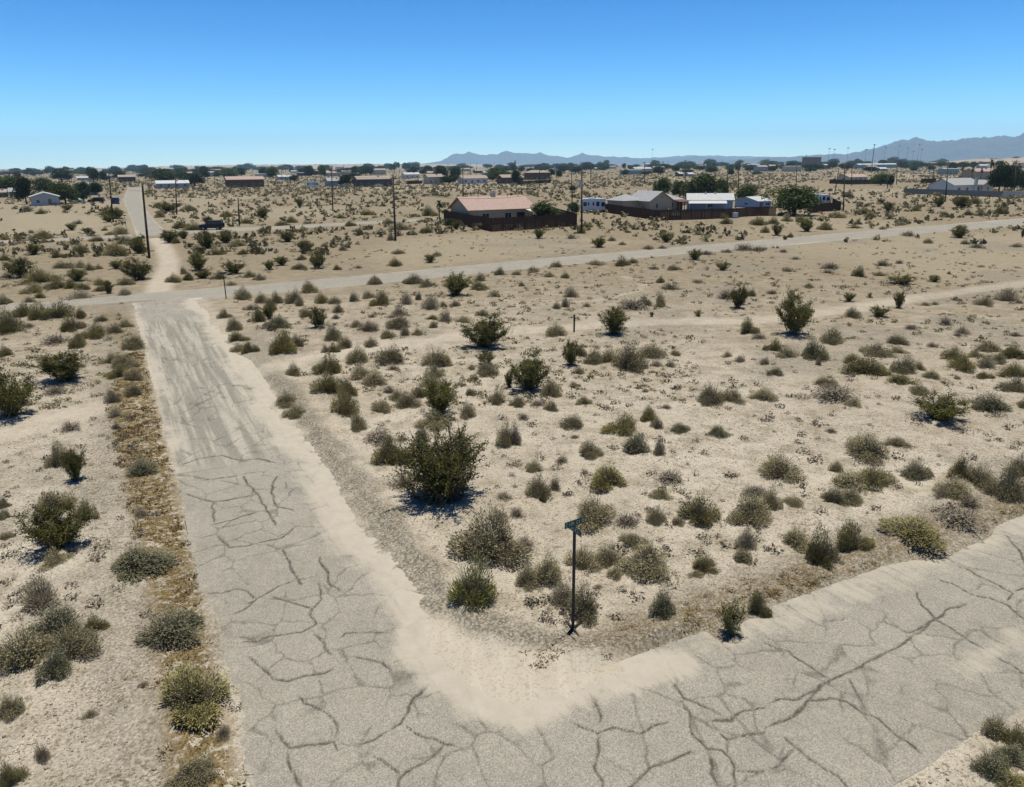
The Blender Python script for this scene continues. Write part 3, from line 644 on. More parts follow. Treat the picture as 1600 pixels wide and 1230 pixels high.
add_tile(1200, 430, 3.075, [(640,40,120,50,'c'),(800,30,55,35,'c'),(20,88,50,25,'d'),(195,60,40,30,'g'),(140,105,40,20,'d'),(120,300,160,200,'c'),(388,125,60,45,'c'),(490,108,25,28,'q'),(625,155,55,80,'c'),(403,205,65,50,'g'),(535,200,90,60,'c'),(755,145,45,20,'d'),(803,142,35,20,'d'),(902,117,28,22,'g'),(1040,148,80,40,'g'),(1145,125,105,70,'t'),(1205,140,40,20,'d'),(300,340,95,80,'g'),(215,415,130,100,'k'),(30,378,70,60,'o'),(80,410,80,55,'g'),(242,440,30,45,'g'),(620,345,85,50,'g'),(610,390,70,45,'g'),(525,402,120,55,'g'),(405,435,90,55,'o'),(470,495,165,105,'o'),(640,485,110,90,'g'),(718,462,50,50,'g'),(635,537,110,50,'o'),(718,588,85,55,'g'),(778,508,75,40,'g'),(850,243,60,50,'d'),(685,272,60,25,'d'),(930,288,55,40,'t'),(1055,375,105,50,'g'),(890,425,95,75,'o'),(930,470,110,75,'o'),(990,400,60,45,'g'),(1040,460,90,75,'t'),(1105,435,65,50,'g'),(1175,412,110,75,'o'),(1035,505,70,35,'o'),(1175,500,120,60,'o'),(1190,570,95,70,'g'),(815,720,245,145,'c'),(1060,670,160,90,'k'),(280,548,100,35,'g'),(310,625,190,45,'d'),(410,650,80,45,'g'),(1220,650,60,45,'g'),(300,760,50,25,'d'),(30,495,80,35,'k'),(475,890,180,120,'g'),(610,830,90,45,'g'),(55,995,170,130,'g'),(330,955,60,60,'g'),(400,1040,150,90,'g'),(500,1040,190,115,'o'),(700,993,115,100,'k'),(765,970,60,50,'g'),(880,1085,150,110,'g'),(925,990,110,130,'o'),(1010,1030,140,110,'g'),(1150,1105,150,160,'g'),(1200,970,90,110,'g'),(830,1085,80,80,'t'),(960,1140,90,70,'d'),(310,1110,90,90,'g'),(390,1110,120,70,'g'),(115,1120,80,55,'g'),(10,1140,90,110,'g'),(900,1240,200,80,'d'),(910,300,40,20,'d'),(1185,300,50,22,'d'),(790,355,60,22,'d'),(905,510,40,20,'t')])
add_tile(0, 830, 3.075, [(40,50,60,40,'g'),(275,190,110,90,'g'),(370,130,50,50,'d'),(210,410,180,190,'t'),(680,230,260,125,'k'),(140,680,240,190,'g'),(300,560,220,170,'k'),(345,640,200,140,'g'),(275,735,150,150,'k'),(465,520,110,100,'o'),(70,910,120,115,'g'),(50,1240,120,130,'o'),(815,570,250,160,'k'),(940,910,300,210,'o'),(210,1110,80,80,'t'),(930,1250,200,120,'g'),(10,680,70,120,'o'),(440,905,60,45,'t'),(690,760,50,40,'t'),(1080,1010,90,70,'t')])
SH.append((743, 963, 70, 84, 'y')); SH.append((768, 884, 85, 82, 'g'))
add_tile(800, 830, 3.075, [(335,185,140,100,'g'),(465,175,110,120,'g'),(495,230,80,70,'g'),(640,240,220,150,'g'),(655,190,90,120,'o'),(575,85,120,60,'g'),(75,285,110,120,'g'),(170,270,150,150,'g'),(245,375,130,110,'t'),(345,450,140,190,'g'),(925,200,110,95,'o'),(880,228,70,40,'g'),(1120,100,90,110,'t'),(1110,155,80,70,'g'),(725,445,120,150,'k'),(1050,510,150,180,'q'),(1175,410,90,120,'o'),(415,282,50,30,'d'),(60,100,100,70,'d')])
add_tile(1200, 830, 3.075, [(130,90,130,110,'g'),(250,185,140,170,'o'),(385,120,150,150,'o'),(690,85,250,100,'o'),(1085,1010,110,130,'g'),(1180,1070,120,120,'o'),(1150,1140,130,110,'k'),(1050,1205,140,140,'k'),(1150,1260,150,90,'o')])
add_tile(0, 200, 4.0, [(130,930,170,120,'c'),(245,965,170,90,'o'),(485,955,130,85,'c'),(215,1025,120,60,'o'),(345,1005,120,70,'o'),(440,1000,90,60,'o'),(515,1005,70,50,'o'),(215,795,95,70,'c'),(355,810,65,55,'o'),(500,790,80,70,'o'),(410,870,120,50,'g'),(505,868,60,50,'g'),(560,880,60,45,'g'),(618,872,45,35,'g'),(725,800,150,90,'o'),(870,785,110,100,'c'),(785,730,100,60,'g'),(725,870,100,55,'c'),(865,945,190,145,'c'),(625,975,90,45,'o'),(680,1030,70,85,'c'),(625,1015,60,40,'o'),(785,980,95,55,'g'),(785,1045,100,45,'t'),(500,1065,150,35,'t'),(30,1100,75,50,'o'),(250,1055,60,40,'o'),(30,830,60,45,'o'),(450,735,60,25,'d'),(1290,755,140,110,'c'),(1415,720,120,85,'c'),(1070,718,130,80,'c'),(1100,725,55,40,'o'),(1150,690,60,60,'c'),(1480,745,90,45,'o'),(1240,885,130,120,'c'),(1350,790,100,45,'o'),(1390,785,40,40,'o'),(1270,935,100,60,'c'),(1090,965,80,60,'o'),(1180,950,75,60,'o'),(1145,905,40,45,'g'),(1370,945,85,55,'o'),(1465,905,130,90,'c'),(1560,935,70,45,'g'),(1520,790,70,40,'o'),(1450,985,60,35,'t'),(720,570,140,75,'c'),(680,590,80,55,'c'),(450,635,70,45,'c'),(490,600,60,30,'d'),(545,655,70,40,'c'),(655,640,35,25,'o'),(750,665,120,45,'o'),(265,695,130,60,'o'),(120,695,60,35,'o'),(30,700,60,35,'o'),(600,710,90,40,'o'),(195,655,40,28,'d'),(275,725,45,35,'o'),(1130,630,90,50,'o'),(1215,640,100,50,'o'),(1300,600,70,50,'c'),(1060,520,150,70,'c'),(420,515,80,40,'c'),(170,525,80,45,'d'),(260,540,45,35,'o'),(40,930,60,40,'o'),(1000,560,70,45,'o'),(1180,520,90,45,'o'),(1420,560,70,40,'o'),(1540,600,60,40,'o')])
add_tile(400, 200, 4.0, [(200,715,110,75,'c'),(45,565,80,70,'c'),(275,500,45,55,'c'),(305,770,120,65,'c'),(85,885,70,65,'c'),(160,855,95,60,'c'),(385,875,110,100,'c'),(275,885,80,45,'o'),(285,820,60,40,'o'),(505,882,40,35,'o'),(28,950,60,40,'g'),(545,765,50,35,'g'),(430,745,50,25,'g'),(640,870,50,25,'d'),(870,855,70,50,'o'),(1090,835,80,55,'c'),(1130,800,60,35,'g'),(885,790,80,30,'g'),(745,980,80,55,'g'),(985,975,100,50,'k'),(1390,1025,85,45,'g'),(1520,920,75,55,'k'),(1400,960,60,55,'g'),(395,655,50,45,'o'),(670,638,60,30,'g'),(885,638,130,40,'g'),(785,665,60,40,'g'),(840,705,50,60,'t'),(975,670,60,30,'g'),(1070,655,90,45,'o'),(1250,635,70,60,'c'),(1080,550,80,60,'o'),(590,615,75,40,'o'),(45,645,55,35,'o'),(830,600,60,35,'o'),(700,545,90,35,'o'),(530,565,60,30,'o'),(160,610,90,35,'o'),(220,590,80,40,'o')])
add_tile(800, 200, 4.0, [(170,690,80,60,'c'),(370,695,60,35,'d'),(545,745,90,75,'c'),(965,715,100,70,'c'),(430,660,60,50,'o'),(460,625,70,30,'o'),(690,865,90,65,'o'),(750,850,60,35,'g'),(525,855,80,35,'g'),(275,870,80,45,'g'),(130,900,90,35,'g'),(235,935,60,35,'g'),(330,945,55,45,'g'),(30,920,60,30,'g'),(60,1000,35,40,'g'),(1145,835,95,75,'c'),(1215,800,70,30,'d'),(1315,895,80,65,'c'),(1010,893,65,40,'g'),(880,890,60,25,'g'),(1340,600,60,45,'o'),(1320,570,50,40,'o'),(1540,605,110,55,'o'),(1580,660,50,50,'o'),(1450,770,120,30,'d'),(1540,775,100,30,'d'),(1340,785,70,25,'d'),(620,710,50,30,'g'),(690,735,40,25,'g'),(850,760,70,25,'t'),(940,755,60,25,'t')])
add_tile(1200, 200, 4.0, [(750,525,85,65,'c'),(705,475,45,35,'c'),(1065,495,80,70,'c'),(1205,500,110,70,'c'),(1295,475,70,45,'o'),(240,650,115,85,'c'),(210,590,90,50,'o'),(55,675,80,75,'c'),(140,685,40,35,'o'),(108,698,35,30,'c'),(355,635,90,60,'o'),(590,540,80,45,'o'),(640,555,60,40,'o'),(1195,680,110,80,'c'),(1000,722,60,35,'g'),(875,675,90,30,'d'),(1235,725,45,30,'g'),(1555,740,70,30,'d'),(1450,540,80,60,'o'),(1330,550,60,40,'o'),(1250,545,60,40,'o'),(1105,555,55,35,'o'),(920,520,60,35,'o'),(565,600,45,30,'o'),(540,628,60,25,'g'),(715,635,45,25,'t'),(505,435,60,40,'y'),(835,605,60,25,'g'),(1590,680,30,55,'c'),(715,865,100,50,'d'),(820,850,45,30,'d'),(390,885,100,40,'d'),(120,900,50,30,'g'),(95,785,60,20,'d'),(170,832,55,18,'d'),(370,915,75,18,'d'),(565,930,80,65,'o'),(690,925,70,25,'g'),(1130,918,22,22,'d'),(1305,750,80,22,'d'),(30,600,70,45,'o'),(430,560,90,40,'o'),(120,585,60,35,'o')])
LMARK = [('the near sign', 895, 990), ('the largest creosote', 690, 780), ('the wooden stake', 897, 520), ('the far sign', 353, 466),
         ('the straw verge', 240, 900), ('the lower left corner', 60, 1180), ('the lower right corner', 1580, 1180), ('the side street edge', 1450, 830), ('the sandy track bend', 1290, 487),
         ('the lone right-hand creosote', 1465, 665), ('the dirt track', 262, 410), ('the black car', 330, 356), ('the tan fenced house', 790, 355),
         ('the grey-roofed house', 1010, 340), ('the white walled house', 1500, 305), ('the left margin', 10, 640), ('the left verge bush', 100, 590)]
def ordinal(n): return {1: 'nearest', 2: 'second nearest', 3: 'third nearest'}.get(n) or ('%d%s nearest' % (n, 'th' if 10 <= n % 100 <= 20 else {1: 'st', 2: 'nd', 3: 'rd'}.get(n % 10, 'th')))
def shrub_geo(px, py, w, h, k='g'):
    P = ground_pt(px, py); z = depth_of(P); wm = w * z / FPX; ang = math.atan2(CAM_H, math.hypot(*P))
    hm = max(.38 * wm, (h * z / FPX - .38 * wm * math.sin(ang)) / math.cos(ang))
    u = P / np.hypot(*P); P = P + u * wm * (.10 if k in 'chq' else .36)
    return P, wm, hm
SHG = []
for i, (px, py, w, h, k) in enumerate(SH):
    P, wm, hm = shrub_geo(px, py, w, h, k)
    SHG.append((P, wm, hm))
    if P[1] < 60: SHRUB_MOUNDS.append((P[0], P[1], wm * .75, min(.12, .09 * wm)))

build_ground()
build_near_road()
strip_road('road', C_near, C_far, 'long pale grey cross street running to the right edge', .0)
strip_road('road', D_near, D_far, 'narrow grey street behind the first poles', .0)
strip_road('road', E_left, E_right, 'straight grey street leading away towards the far houses', .0, .008)

def place_shrubs():
    rank = {}
    for i, (px, py, w, h, k) in enumerate(SH):
        lm = min(range(len(LMARK)), key=lambda j: math.hypot(px - LMARK[j][1], (py - LMARK[j][2]) * 1.6))
        area = w * h; size = 'small' if w < 18 else ('medium' if w < 34 else 'large')
        side = 'left of' if px < LMARK[lm][1] else 'right of'
        rank.setdefault((k, size, lm, side), []).append((math.hypot(px - LMARK[lm][1], py - LMARK[lm][2]), i))
    lab = {}
    for (k, size, lm, side), L in rank.items():
        L.sort()
        for n, (_, i) in enumerate(L):
            if k == 'h': lab[i] = 'very large dark creosote bush, the biggest in the picture'; continue
            desc = WORDS[k][1]
            base = desc if k in 'q' else size + ' ' + desc
            lab[i] = base + ' ' + side + ' ' + LMARK[lm][0] + ('' if len(L) == 1 else ', ' + ordinal(n + 1))
    zs = ground_z(np.array([g[0][0] for g in SHG]), np.array([g[0][1] for g in SHG]))
    for i, (px, py, w, h, k) in enumerate(SH):
        P, wm, hm = SHG[i]; f, st = VAR[k][i % len(VAR[k])]
        zz = zs[i] + (min(.12, .09 * wm) if P[1] < 60 else 0) - .02
        sx, sy, sz = (1.22, 1.15, 1.0) if k == 'h' else (1.04 + .14 * rnd.random(), .95 + .2 * rnd.random(), 1.05 + .15 * rnd.random()) if k in 'chq' else (1.15 + .22 * rnd.random(), 1.0 + .35 * rnd.random(), 1.02 + .18 * rnd.random())
        o = link(WORDS[k][0], f, None, (P[0], P[1], zz), rnd.random() * 6.28, (wm * sx, wm * sy, hm * sz))
        link('stems', st, o)
        tag(o, lab[i], 'bush' if k in 'chq' else 'shrub', WORDS[k][0].replace('_', ' ') + 's on the open desert lots')
place_shrubs()

# ------------------------------------------------------------------ uncountable ground cover
def tufts(name, pts, zs, mat, nb, size, hgt, label, flat=0.0, cat='ground cover', rv=None):
    n = len(pts); C = np.repeat(np.column_stack([pts, zs]), nb, 0); m = len(C)
    sz = np.repeat(np.asarray(size).reshape(-1) * np.ones(n), nb); hh = np.repeat(np.asarray(hgt).reshape(-1) * np.ones(n), nb)
    a = rng.random(m) * 2 * math.pi; r = rng.random(m) ** .6
    p0 = C + np.stack([np.cos(a) * r * sz * .35, np.sin(a) * r * sz * .35, np.zeros(m) - .005], 1)
    out = np.stack([np.cos(a) * sz * .5 * r, np.sin(a) * sz * .5 * r, hh * (.35 + .75 * rng.random(m)) * (1 - .45 * r)], 1)
    p1 = p0 + out + rng.normal(size=(m, 3)) * np.stack([sz, sz, hh], 1) * .10
    p1[:, 2] = np.maximum(p1[:, 2], C[:, 2] + .008)
    w = sz * .075
    V = rib(p0, p1, w, w * .4)
    o = link(name, leaf_mesh(name, V, mat, np.clip(np.repeat(rng.random(n), nb) * .6 + rng.random(m) * .4, 0, 1)))
    return tag(o, label, cat, kind='stuff')
def clumps(name, pts, zs, wid, hgt, mat, nl, lsz, label):
    n = len(pts); d = dome_dirs(n * nl); r = (rng.random(n * nl) ** .45) * .5
    W = np.repeat(wid, nl)[:, None]; Hh = np.repeat(hgt, nl)[:, None]
    C = np.repeat(np.column_stack([pts, zs]), nl, 0) + d * r[:, None] * np.concatenate([W, W, 2 * Hh], 1)
    V = leaves(C, d + rng.normal(size=d.shape) * .8, np.repeat(wid, nl) * lsz * (.6 + .8 * rng.random(n * nl)), 1.6)
    o = link(name, leaf_mesh(name, V, mat, np.clip(np.repeat(rng.random(n), nl) * .7 + rng.random(n * nl) * .3, 0, 1)))
    return tag(o, label, 'scrub', kind='stuff')
def on_any_road(X, Y, pad=.3):
    s, t, dR = side_masks(X, Y); bad = dR > -pad
    bad |= (s > 4.5) & (s < 8.2) & (t > 13) & (t < T_END)
    for pl in ROAD_POLYS: bad |= poly_sd(X, Y, pl) > -pad
    for tr, w in ((TRACK_R, 1.5), (TRACK_U, 2.4), (TRACK_L, 1.2)): bad |= seg_dist(X, Y, tr) < w
    bad |= poly_sd(X, Y, APRON) > -.3
    return bad
def fan_points(n, y0, y1, half=.74, power=1.0):
    """positions spread over the ground between two distances, density falling with distance"""
    u = rng.random(n); y = np.exp(np.log(y0) + u * (np.log(y1) - np.log(y0))) if power == 0 else (y0 ** (1) + u ** power * (y1 - y0))
    x = (rng.random(n) * 2 - 1) * half * (y + 4); return x, y
def scatter_cover():
    # golden strip beside the road
    lo, hi = np.array(STRAW).min(0), np.array(STRAW).max(0)
    p = rng.random((26000, 2)) * (hi - lo) + lo
    dn = fbm(p[:, 0] * 1.6, p[:, 1] * 1.6, 4)
    sd = poly_sd(p[:, 0], p[:, 1], STRAW); s, t, dR = side_masks(p[:, 0], p[:, 1])
    k = (sd > -.1) & (dn > .42) & (dR < -.05); p = p[k][:9000]
    tufts('dry_grass', p, ground_z(p[:, 0], p[:, 1]), LEAF['s'], 9, .12 + .16 * rng.random(len(p)), .05 + .09 * rng.random(len(p)), 'golden brown dry grass along the left verge of the road', cat='grass')
    # pale and brown litter, dead forbs
    x, y = fan_points(90000, 8, 75, .80, 0)
    dn = fbm(x * .35 + 7, y * .35, 4) + .35 * (fbm(x * 2.2, y * 2.2, 3) - .5)
    k = (~on_any_road(x, y, .0)) & (dn > .36 + .1 * rng.random(len(x))); p = np.stack([x, y], 1)[k][:31000]
    tufts('ground_litter', p, ground_z(p[:, 0], p[:, 1]), LEAF['l'], 4, .06 + .16 * rng.random(len(p)) ** 2, .012 + .05 * rng.random(len(p)) ** 2, 'brown twigs and dead leaf litter strewn over the sand', cat='litter')
    # verge fringe at the side street
    s = 7 + rng.random(2600) * 40; t = 12.25 + np.abs(rng.normal(size=2600)) * .45; X, Y = xy_of(s, t); dn = fbm(X * 1.1, Y * 1.1, 3)
    k = dn > .50; p = np.stack([X, Y], 1)[k]
    tufts('verge_grass', p, ground_z(p[:, 0], p[:, 1]), LEAF['s'], 8, .09 + .14 * rng.random(len(p)), .03 + .06 * rng.random(len(p)), 'sparse brown grass along the edge of the side street', cat='grass')
    # stones
    x, y = fan_points(9000, 8, 45, .8, 0); k = ~on_any_road(x, y, .1); x, y = x[k], y[k]; n = len(x)
    r = .012 + .035 * rng.random(n) ** 4; z = ground_z(x, y)
    base = np.array([(1, 0, 0), (0, 1, 0), (-1, 0, 0), (0, -1, 0), (0, 0, .8), (0, 0, -.6)], float)
    V = base[None] * (r[:, None, None] * (.7 + .6 * rng.random((n, 6, 1)))) + np.stack([x, y, z + r * .3], 1)[:, None]
    fb = np.array([(0, 1, 4), (1, 2, 4), (2, 3, 4), (3, 0, 4), (1, 0, 5), (2, 1, 5), (3, 2, 5), (0, 3, 5)])
    F = (fb[None] + 6 * np.arange(n)[:, None, None]).reshape(-1, 3)
    tag(link('gravel', new_mesh('gravel', V.reshape(-1, 3), F, plain('pebble_stone', (.30, .26, .21), .9, .1, .35, 30))), 'small loose stones scattered on the sand', 'gravel', kind='stuff')
    # low scrub between the traced shrubs
    x, y = fan_points(3600, 16, 150, .76, 0); dn = fbm(x * .09 + 31, y * .09, 3)
    f3 = poly_sd(x, y, FIELD1) > -3; k = (~on_any_road(x, y, .8)) & (dn > .44) & ~f3; x, y = x[k][:1100], y[k][:1100]
    w = .22 + .42 * rng.random(len(x)) ** 1.5
    clumps('low_scrub', np.stack([x, y], 1), ground_z(x, y), w, w * (.28 + .3 * rng.random(len(x))), LEAF['d'], 46, .10, 'low dry tufts scattered between the larger shrubs')
    x, y = fan_points(9000, 34, 170, .76, 0); dn = fbm(x * .05 + 11, y * .04, 4)
    k = (~on_any_road(x, y, .6)) & (dn > .46); x, y = x[k][:2600], y[k][:2600]; w = .25 + .55 * rng.random(len(x)) ** 1.6
    clumps('dry_tussocks', np.stack([x, y], 1), ground_z(x, y), w, w * (.2 + .25 * rng.random(len(x))), LEAF['f'], 26, .13, 'low dry brush blending into the soil of the middle lots')
    # brittle growth round the feet of the bigger shrubs
    q, w = [], []
    for (P_, wm, hm), sh in zip(SHG, SH):
        if wm < .5 or P_[1] > 120: continue
        for i in range(2 + int(rng.random() * 4)):
            a = rng.random() * 6.28; q.append((P_[0] + math.cos(a) * wm * (.45 + .35 * rng.random()), P_[1] + math.sin(a) * wm * (.45 + .35 * rng.random()))); w.append(wm * (.18 + .3 * rng.random()))
    q, w = np.array(q), np.array(w); k = ~on_any_road(q[:, 0], q[:, 1], -.2); q, w = q[k], w[k]; h = rng.random(len(q)) < .5
    for nm, sel, mt, la in (('twig_scrub', h, LEAF['d'], 'dead grey twigs round the feet of the shrubs'), ('straw_scrub', ~h, LEAF['t'], 'short straw-coloured growth round the feet of the shrubs')):
        clumps(nm, q[sel], ground_z(q[sel][:, 0], q[sel][:, 1]), w[sel], w[sel] * (.3 + .4 * rng.random(sel.sum())), mt, 70, .075, la)
    # far scrub
    x, y = fan_points(52000, 100, 2600, .76, 0); dn = fbm(x * .02 + 3, y * .012 + 8, 4)
    bad = on_any_road(x, y, 1.5) | (poly_sd(x, y, FIELD1) > -4) | (poly_sd(x, y, FIELD2) > 0) | ((poly_sd(x, y, FIELD3) > 0) & (rng.random(len(x)) < .8))
    k = (~bad) & (dn + .15 * rng.random(len(x)) > .45) & (rng.random(len(x)) < .26 + .74 * sstep(180, 420, y)); x, y = x[k][:19500], y[k][:19500]
    w = (.8 + 1.5 * rng.random(len(x)) ** 1.7) * (1 + .25 * sstep(200, 600, y))
    clumps('far_scrub', np.stack([x, y], 1), ground_z(x, y), w, w * (.4 + .3 * rng.random(len(x))), LEAF['f'], 11, .29, 'olive and tan desert scrub covering the far plain')
scatter_cover()

# ------------------------------------------------------------------ labels for far things
SECT = [(-400, 120, 'around the white gabled house'), (120, 240, 'by the straight far street'), (240, 345, 'near the long pale blue house'), (345, 480, 'near the pink-roofed brown house'),
        (480, 620, 'near the white camper'), (620, 700, 'near the garage house'), (700, 870, 'behind the tan fenced house'), (870, 960, 'by the white trailer'), (960, 1080, 'behind the grey-roofed house'), (1080, 1200, 'behind the blue house'),
        (1200, 1300, 'above the large yard tree'), (1300, 1430, 'near the leaning pole'), (1430, 2200, 'around the white walled house')]
REG = []
def reg(o, desc, cat, px, group=None):
    REG.append((o, desc, cat, px, group)); return o
def flush_labels():
    d = {}
    for r in REG:
        sc_ = next(i for i, s in enumerate(SECT) if s[0] <= r[3] < s[1]); d.setdefault((r[1], sc_), []).append(r)
    names = ['first', 'second', 'third', 'fourth', 'fifth', 'sixth', 'seventh', 'eighth', 'ninth', 'tenth', 'eleventh', 'twelfth', 'thirteenth', 'fourteenth', 'fifteenth']
    for (desc, sc_), L in d.items():
        L.sort(key=lambda r: r[3])
        for n, r in enumerate(L):
            t = desc + ' ' + SECT[sc_][2]
            if len(L) > 1: t += ', ' + (names[n] if n < 15 else '%d%s' % (n + 1, {1: 'st', 2: 'nd', 3: 'rd'}.get((n + 1) % 10, 'th'))) + ' from left'
            tag(r[0], t, r[2], r[4])
def z0(P): return float(ground_z(np.array([P[0]]), np.array([P[1]]))[0])
def root_at(name, P, rz=0.0, dz=0.0):
    return link(name, None, None, (P[0], P[1], z0(P) + dz), rz)

# ------------------------------------------------------------------ trees
def crown_mesh(seed, mat, n, size, lobes, flat=1.0, droop=0.0):
    Cs = []
    for i in range(lobes):
        a = rng.random() * 6.28; rr = .27 * math.sqrt(rng.random()); c = np.array([math.cos(a) * rr, math.sin(a) * rr, .26 + .54 * rng.random() * (1 - rr)])
        rad = .15 + .13 * rng.random(); k = n // lobes
        d = rng.normal(size=(k, 3)); d /= np.linalg.norm(d, axis=1, keepdims=True)
        p = c + d * (rng.random((k, 1)) ** .4) * rad * np.array([1.15, 1.15, .85])
        p[:, 2] -= droop * np.hypot(p[:, 0], p[:, 1]) * .6
        Cs.append(p)
    C = np.concatenate(Cs); C[:, 2] = np.maximum(C[:, 2], .03); m = len(C)
    nz = fbm(C[:, 0] * 9 + seed, C[:, 1] * 9 + C[:, 2] * 7, 2); C = C[nz > .36]; m = len(C)
    V = leaves(C, rng.normal(size=(m, 3)) + np.array([0, 0, .6]), size * (.6 + .8 * rng.random(m)), 1.8)
    me = leaf_mesh('crown', V, mat, rng.random(m))
    tb = MB(); tb.tube([(0, 0, -.03), (.01, 0, .18), (.0, .01, .40)], [.035, .028, .018], 7)
    for i in range(6):
        a = i * 1.05 + rng.random(); tb.tube([(0, 0, .16 + .03 * i), (math.cos(a) * .12, math.sin(a) * .12, .36 + .02 * i), (math.cos(a) * .26, math.sin(a) * .26, .60 + .03 * i)], [.017, .011, .004], 5)
    return me, tb.mesh('trunk', BARK, True)
TREEV = {'m': [crown_mesh(i * 4.4, LEAF['m'], 8200, .029, 22, droop=.25) for i in range(4)], 'd': [crown_mesh(50 + i * 4.4, LEAF['dk'], 8200, .029, 18) for i in range(4)]}
def mk_palm():
    V = []; 
    for i in range(34):
        a = rng.random() * 6.28; el = -.5 + 1.5 * rng.random(); L = .30
        p = np.array([0, 0, .86]); dirv = np.array([math.cos(a) * math.cos(el), math.sin(a) * math.cos(el), math.sin(el)])
        prev = p
        for j in range(1, 6):
            q = p + dirv * L * j / 5 - np.array([0, 0, .13 * (j / 5) ** 2])
            side = np.cross(dirv, [0, 0, 1]); side /= np.linalg.norm(side) + 1e-9
            w0, w1 = .055 * math.sin(.5 + 2.4 * (j - 1) / 5), .055 * math.sin(.5 + 2.4 * j / 5)
            V.append(np.stack([prev - side * w0, prev + side * w0, q + side * w1, q - side * w1])); prev = q
    V = np.concatenate(V); me = leaf_mesh('crown', V, LEAF['p'], rng.random(len(V) // 4))
    t = MB().tube([(0, 0, -.02), (.006, 0, .3), (-.004, .004, .6), (0, 0, .87)], [.042, .034, .032, .036], 8)
    return me, t.mesh('trunk', BARK, True)
PALM = mk_palm()
TREES = [(20,305,42,36,'m'),(42,320,28,48,'d'),(70,303,32,28,'m'),(103,319,38,40,'m'),(131,316,26,34,'d'),(150,305,20,22,'d'),(97,284,32,22,'d'),(147,286,18,28,'d'),(163,284,10,18,'d'),(186,280,20,15,'d'),
 (258,286,36,27,'m'),(285,284,22,19,'d'),(305,291,34,22,'d'),(320,280,16,22,'d'),(342,277,16,11,'m'),(358,279,32,17,'m'),(377,276,14,15,'d'),(427,279,20,21,'m'),(412,276,14,13,'d'),(460,284,14,11,'d'),(483,276,14,19,'d'),(503,276,14,20,'m'),(538,272,24,9,'d'),(541,291,20,21,'d'),(557,292,13,15,'d'),(555,273,12,14,'d'),(572,274,24,16,'d'),(597,272,9,11,'d'),
 (645,273,22,13,'d'),(670,273,16,15,'d'),(690,279,24,22,'d'),(712,283,16,23,'d'),(702,288,28,15,'d'),(777,284,34,24,'m'),(807,289,15,26,'d'),(839,268,9,9,'d'),(862,276,12,13,'d'),(873,279,10,15,'d'),(849,352,58,37,'m'),(895,335,20,21,'m'),(894,299,13,11,'m'),(920,266,12,9,'d'),(940,266,14,12,'d'),(947,261,10,12,'d'),(975,264,8,9,'d'),(985,266,10,9,'d'),
 (1035,307,34,31,'m'),(1062,309,28,29,'m'),(1098,312,58,42,'m'),(1124,311,26,34,'m'),(1166,315,30,31,'m'),(1240,337,74,50,'m'),(1028,273,20,14,'d'),(1115,264,8,10,'d'),(1140,267,15,10,'m'),(1172,268,18,9,'d'),(1197,257,10,9,'d'),(1208,268,14,10,'d'),(1223,266,14,9,'d'),(1236,264,18,9,'d'),(1268,267,34,12,'d'),(1300,264,18,13,'d'),(1318,264,16,9,'d'),(1376,290,28,21,'m'),(1391,292,11,21,'d'),(1394,262,10,10,'d'),(1432,263,26,12,'m'),(1470,261,18,11,'m'),(1502,262,10,9,'d'),(1560,303,34,50,'d'),(1580,302,26,46,'d'),(1603,300,30,40,'d'),(706,356,22,17,'d'),(1186,334,16,10,'m')]
TREES += [(rnd.random() * 1640 - 20, 262.5 + 15 * rnd.random() ** 1.8, 8 + 15 * rnd.random(), 5 + 7.5 * rnd.random(), 'd' if rnd.random() < .75 else 'm') for _ in range(190)]
TREES += [(rnd.random() * 1640 - 20, 261.5 + 6 * rnd.random(), 14 + 20 * rnd.random(), 3.5 + 4 * rnd.random(), 'd') for _ in range(110)]
TREES = [(x, (y - (x - 800) * .0094 if n_ >= 75 else y), w, h, k) for n_, (x, y, w, h, k) in enumerate(TREES)]
for (px, py, w, h, k) in TREES:
    P = ground_pt(px, py); z = depth_of(P); wm, hm = w * z / FPX, h * z / FPX
    P = P + P / np.hypot(*P) * wm * .2
    f, st = rnd.choice(TREEV[k]); o = root_at('desert_tree', P, rnd.random() * 6.28); o.scale = (wm * 1.25, wm * 1.25, hm * 1.05)
    link('crown', f, o); link('trunk', st, o)
    sz = 'tiny skyline' if (py < 272 - (px - 800) * .0094) else ('small' if w < 15 else ('large' if w > 50 else 'medium'))
    reg(o, sz + (' feathery green tree' if k == 'm' else ' dense dark tree'), 'tree', px, 'trees among the far houses')
for (px, py, h) in ((687, 347, 34), (616, 272, 17), (624, 272, 18), (805, 268, 17), (1501, 283, 24), (1517, 286, 25), (1545, 285, 35), (1070, 266, 14), (1232, 264, 12), (1531, 285, 22)):
    P = ground_pt(px, py); z = depth_of(P); hm = h * z / FPX
    o = root_at('palm_tree', P, rnd.random() * 6); o.scale = (hm * (.8 if hm < 6 else .5),) * 2 + (hm,)
    link('crown', PALM[0], o); link('trunk', PALM[1], o)
    reg(o, 'short fan palm' if hm < 6 else 'tall thin palm', 'palm tree', px, 'palms among the houses')

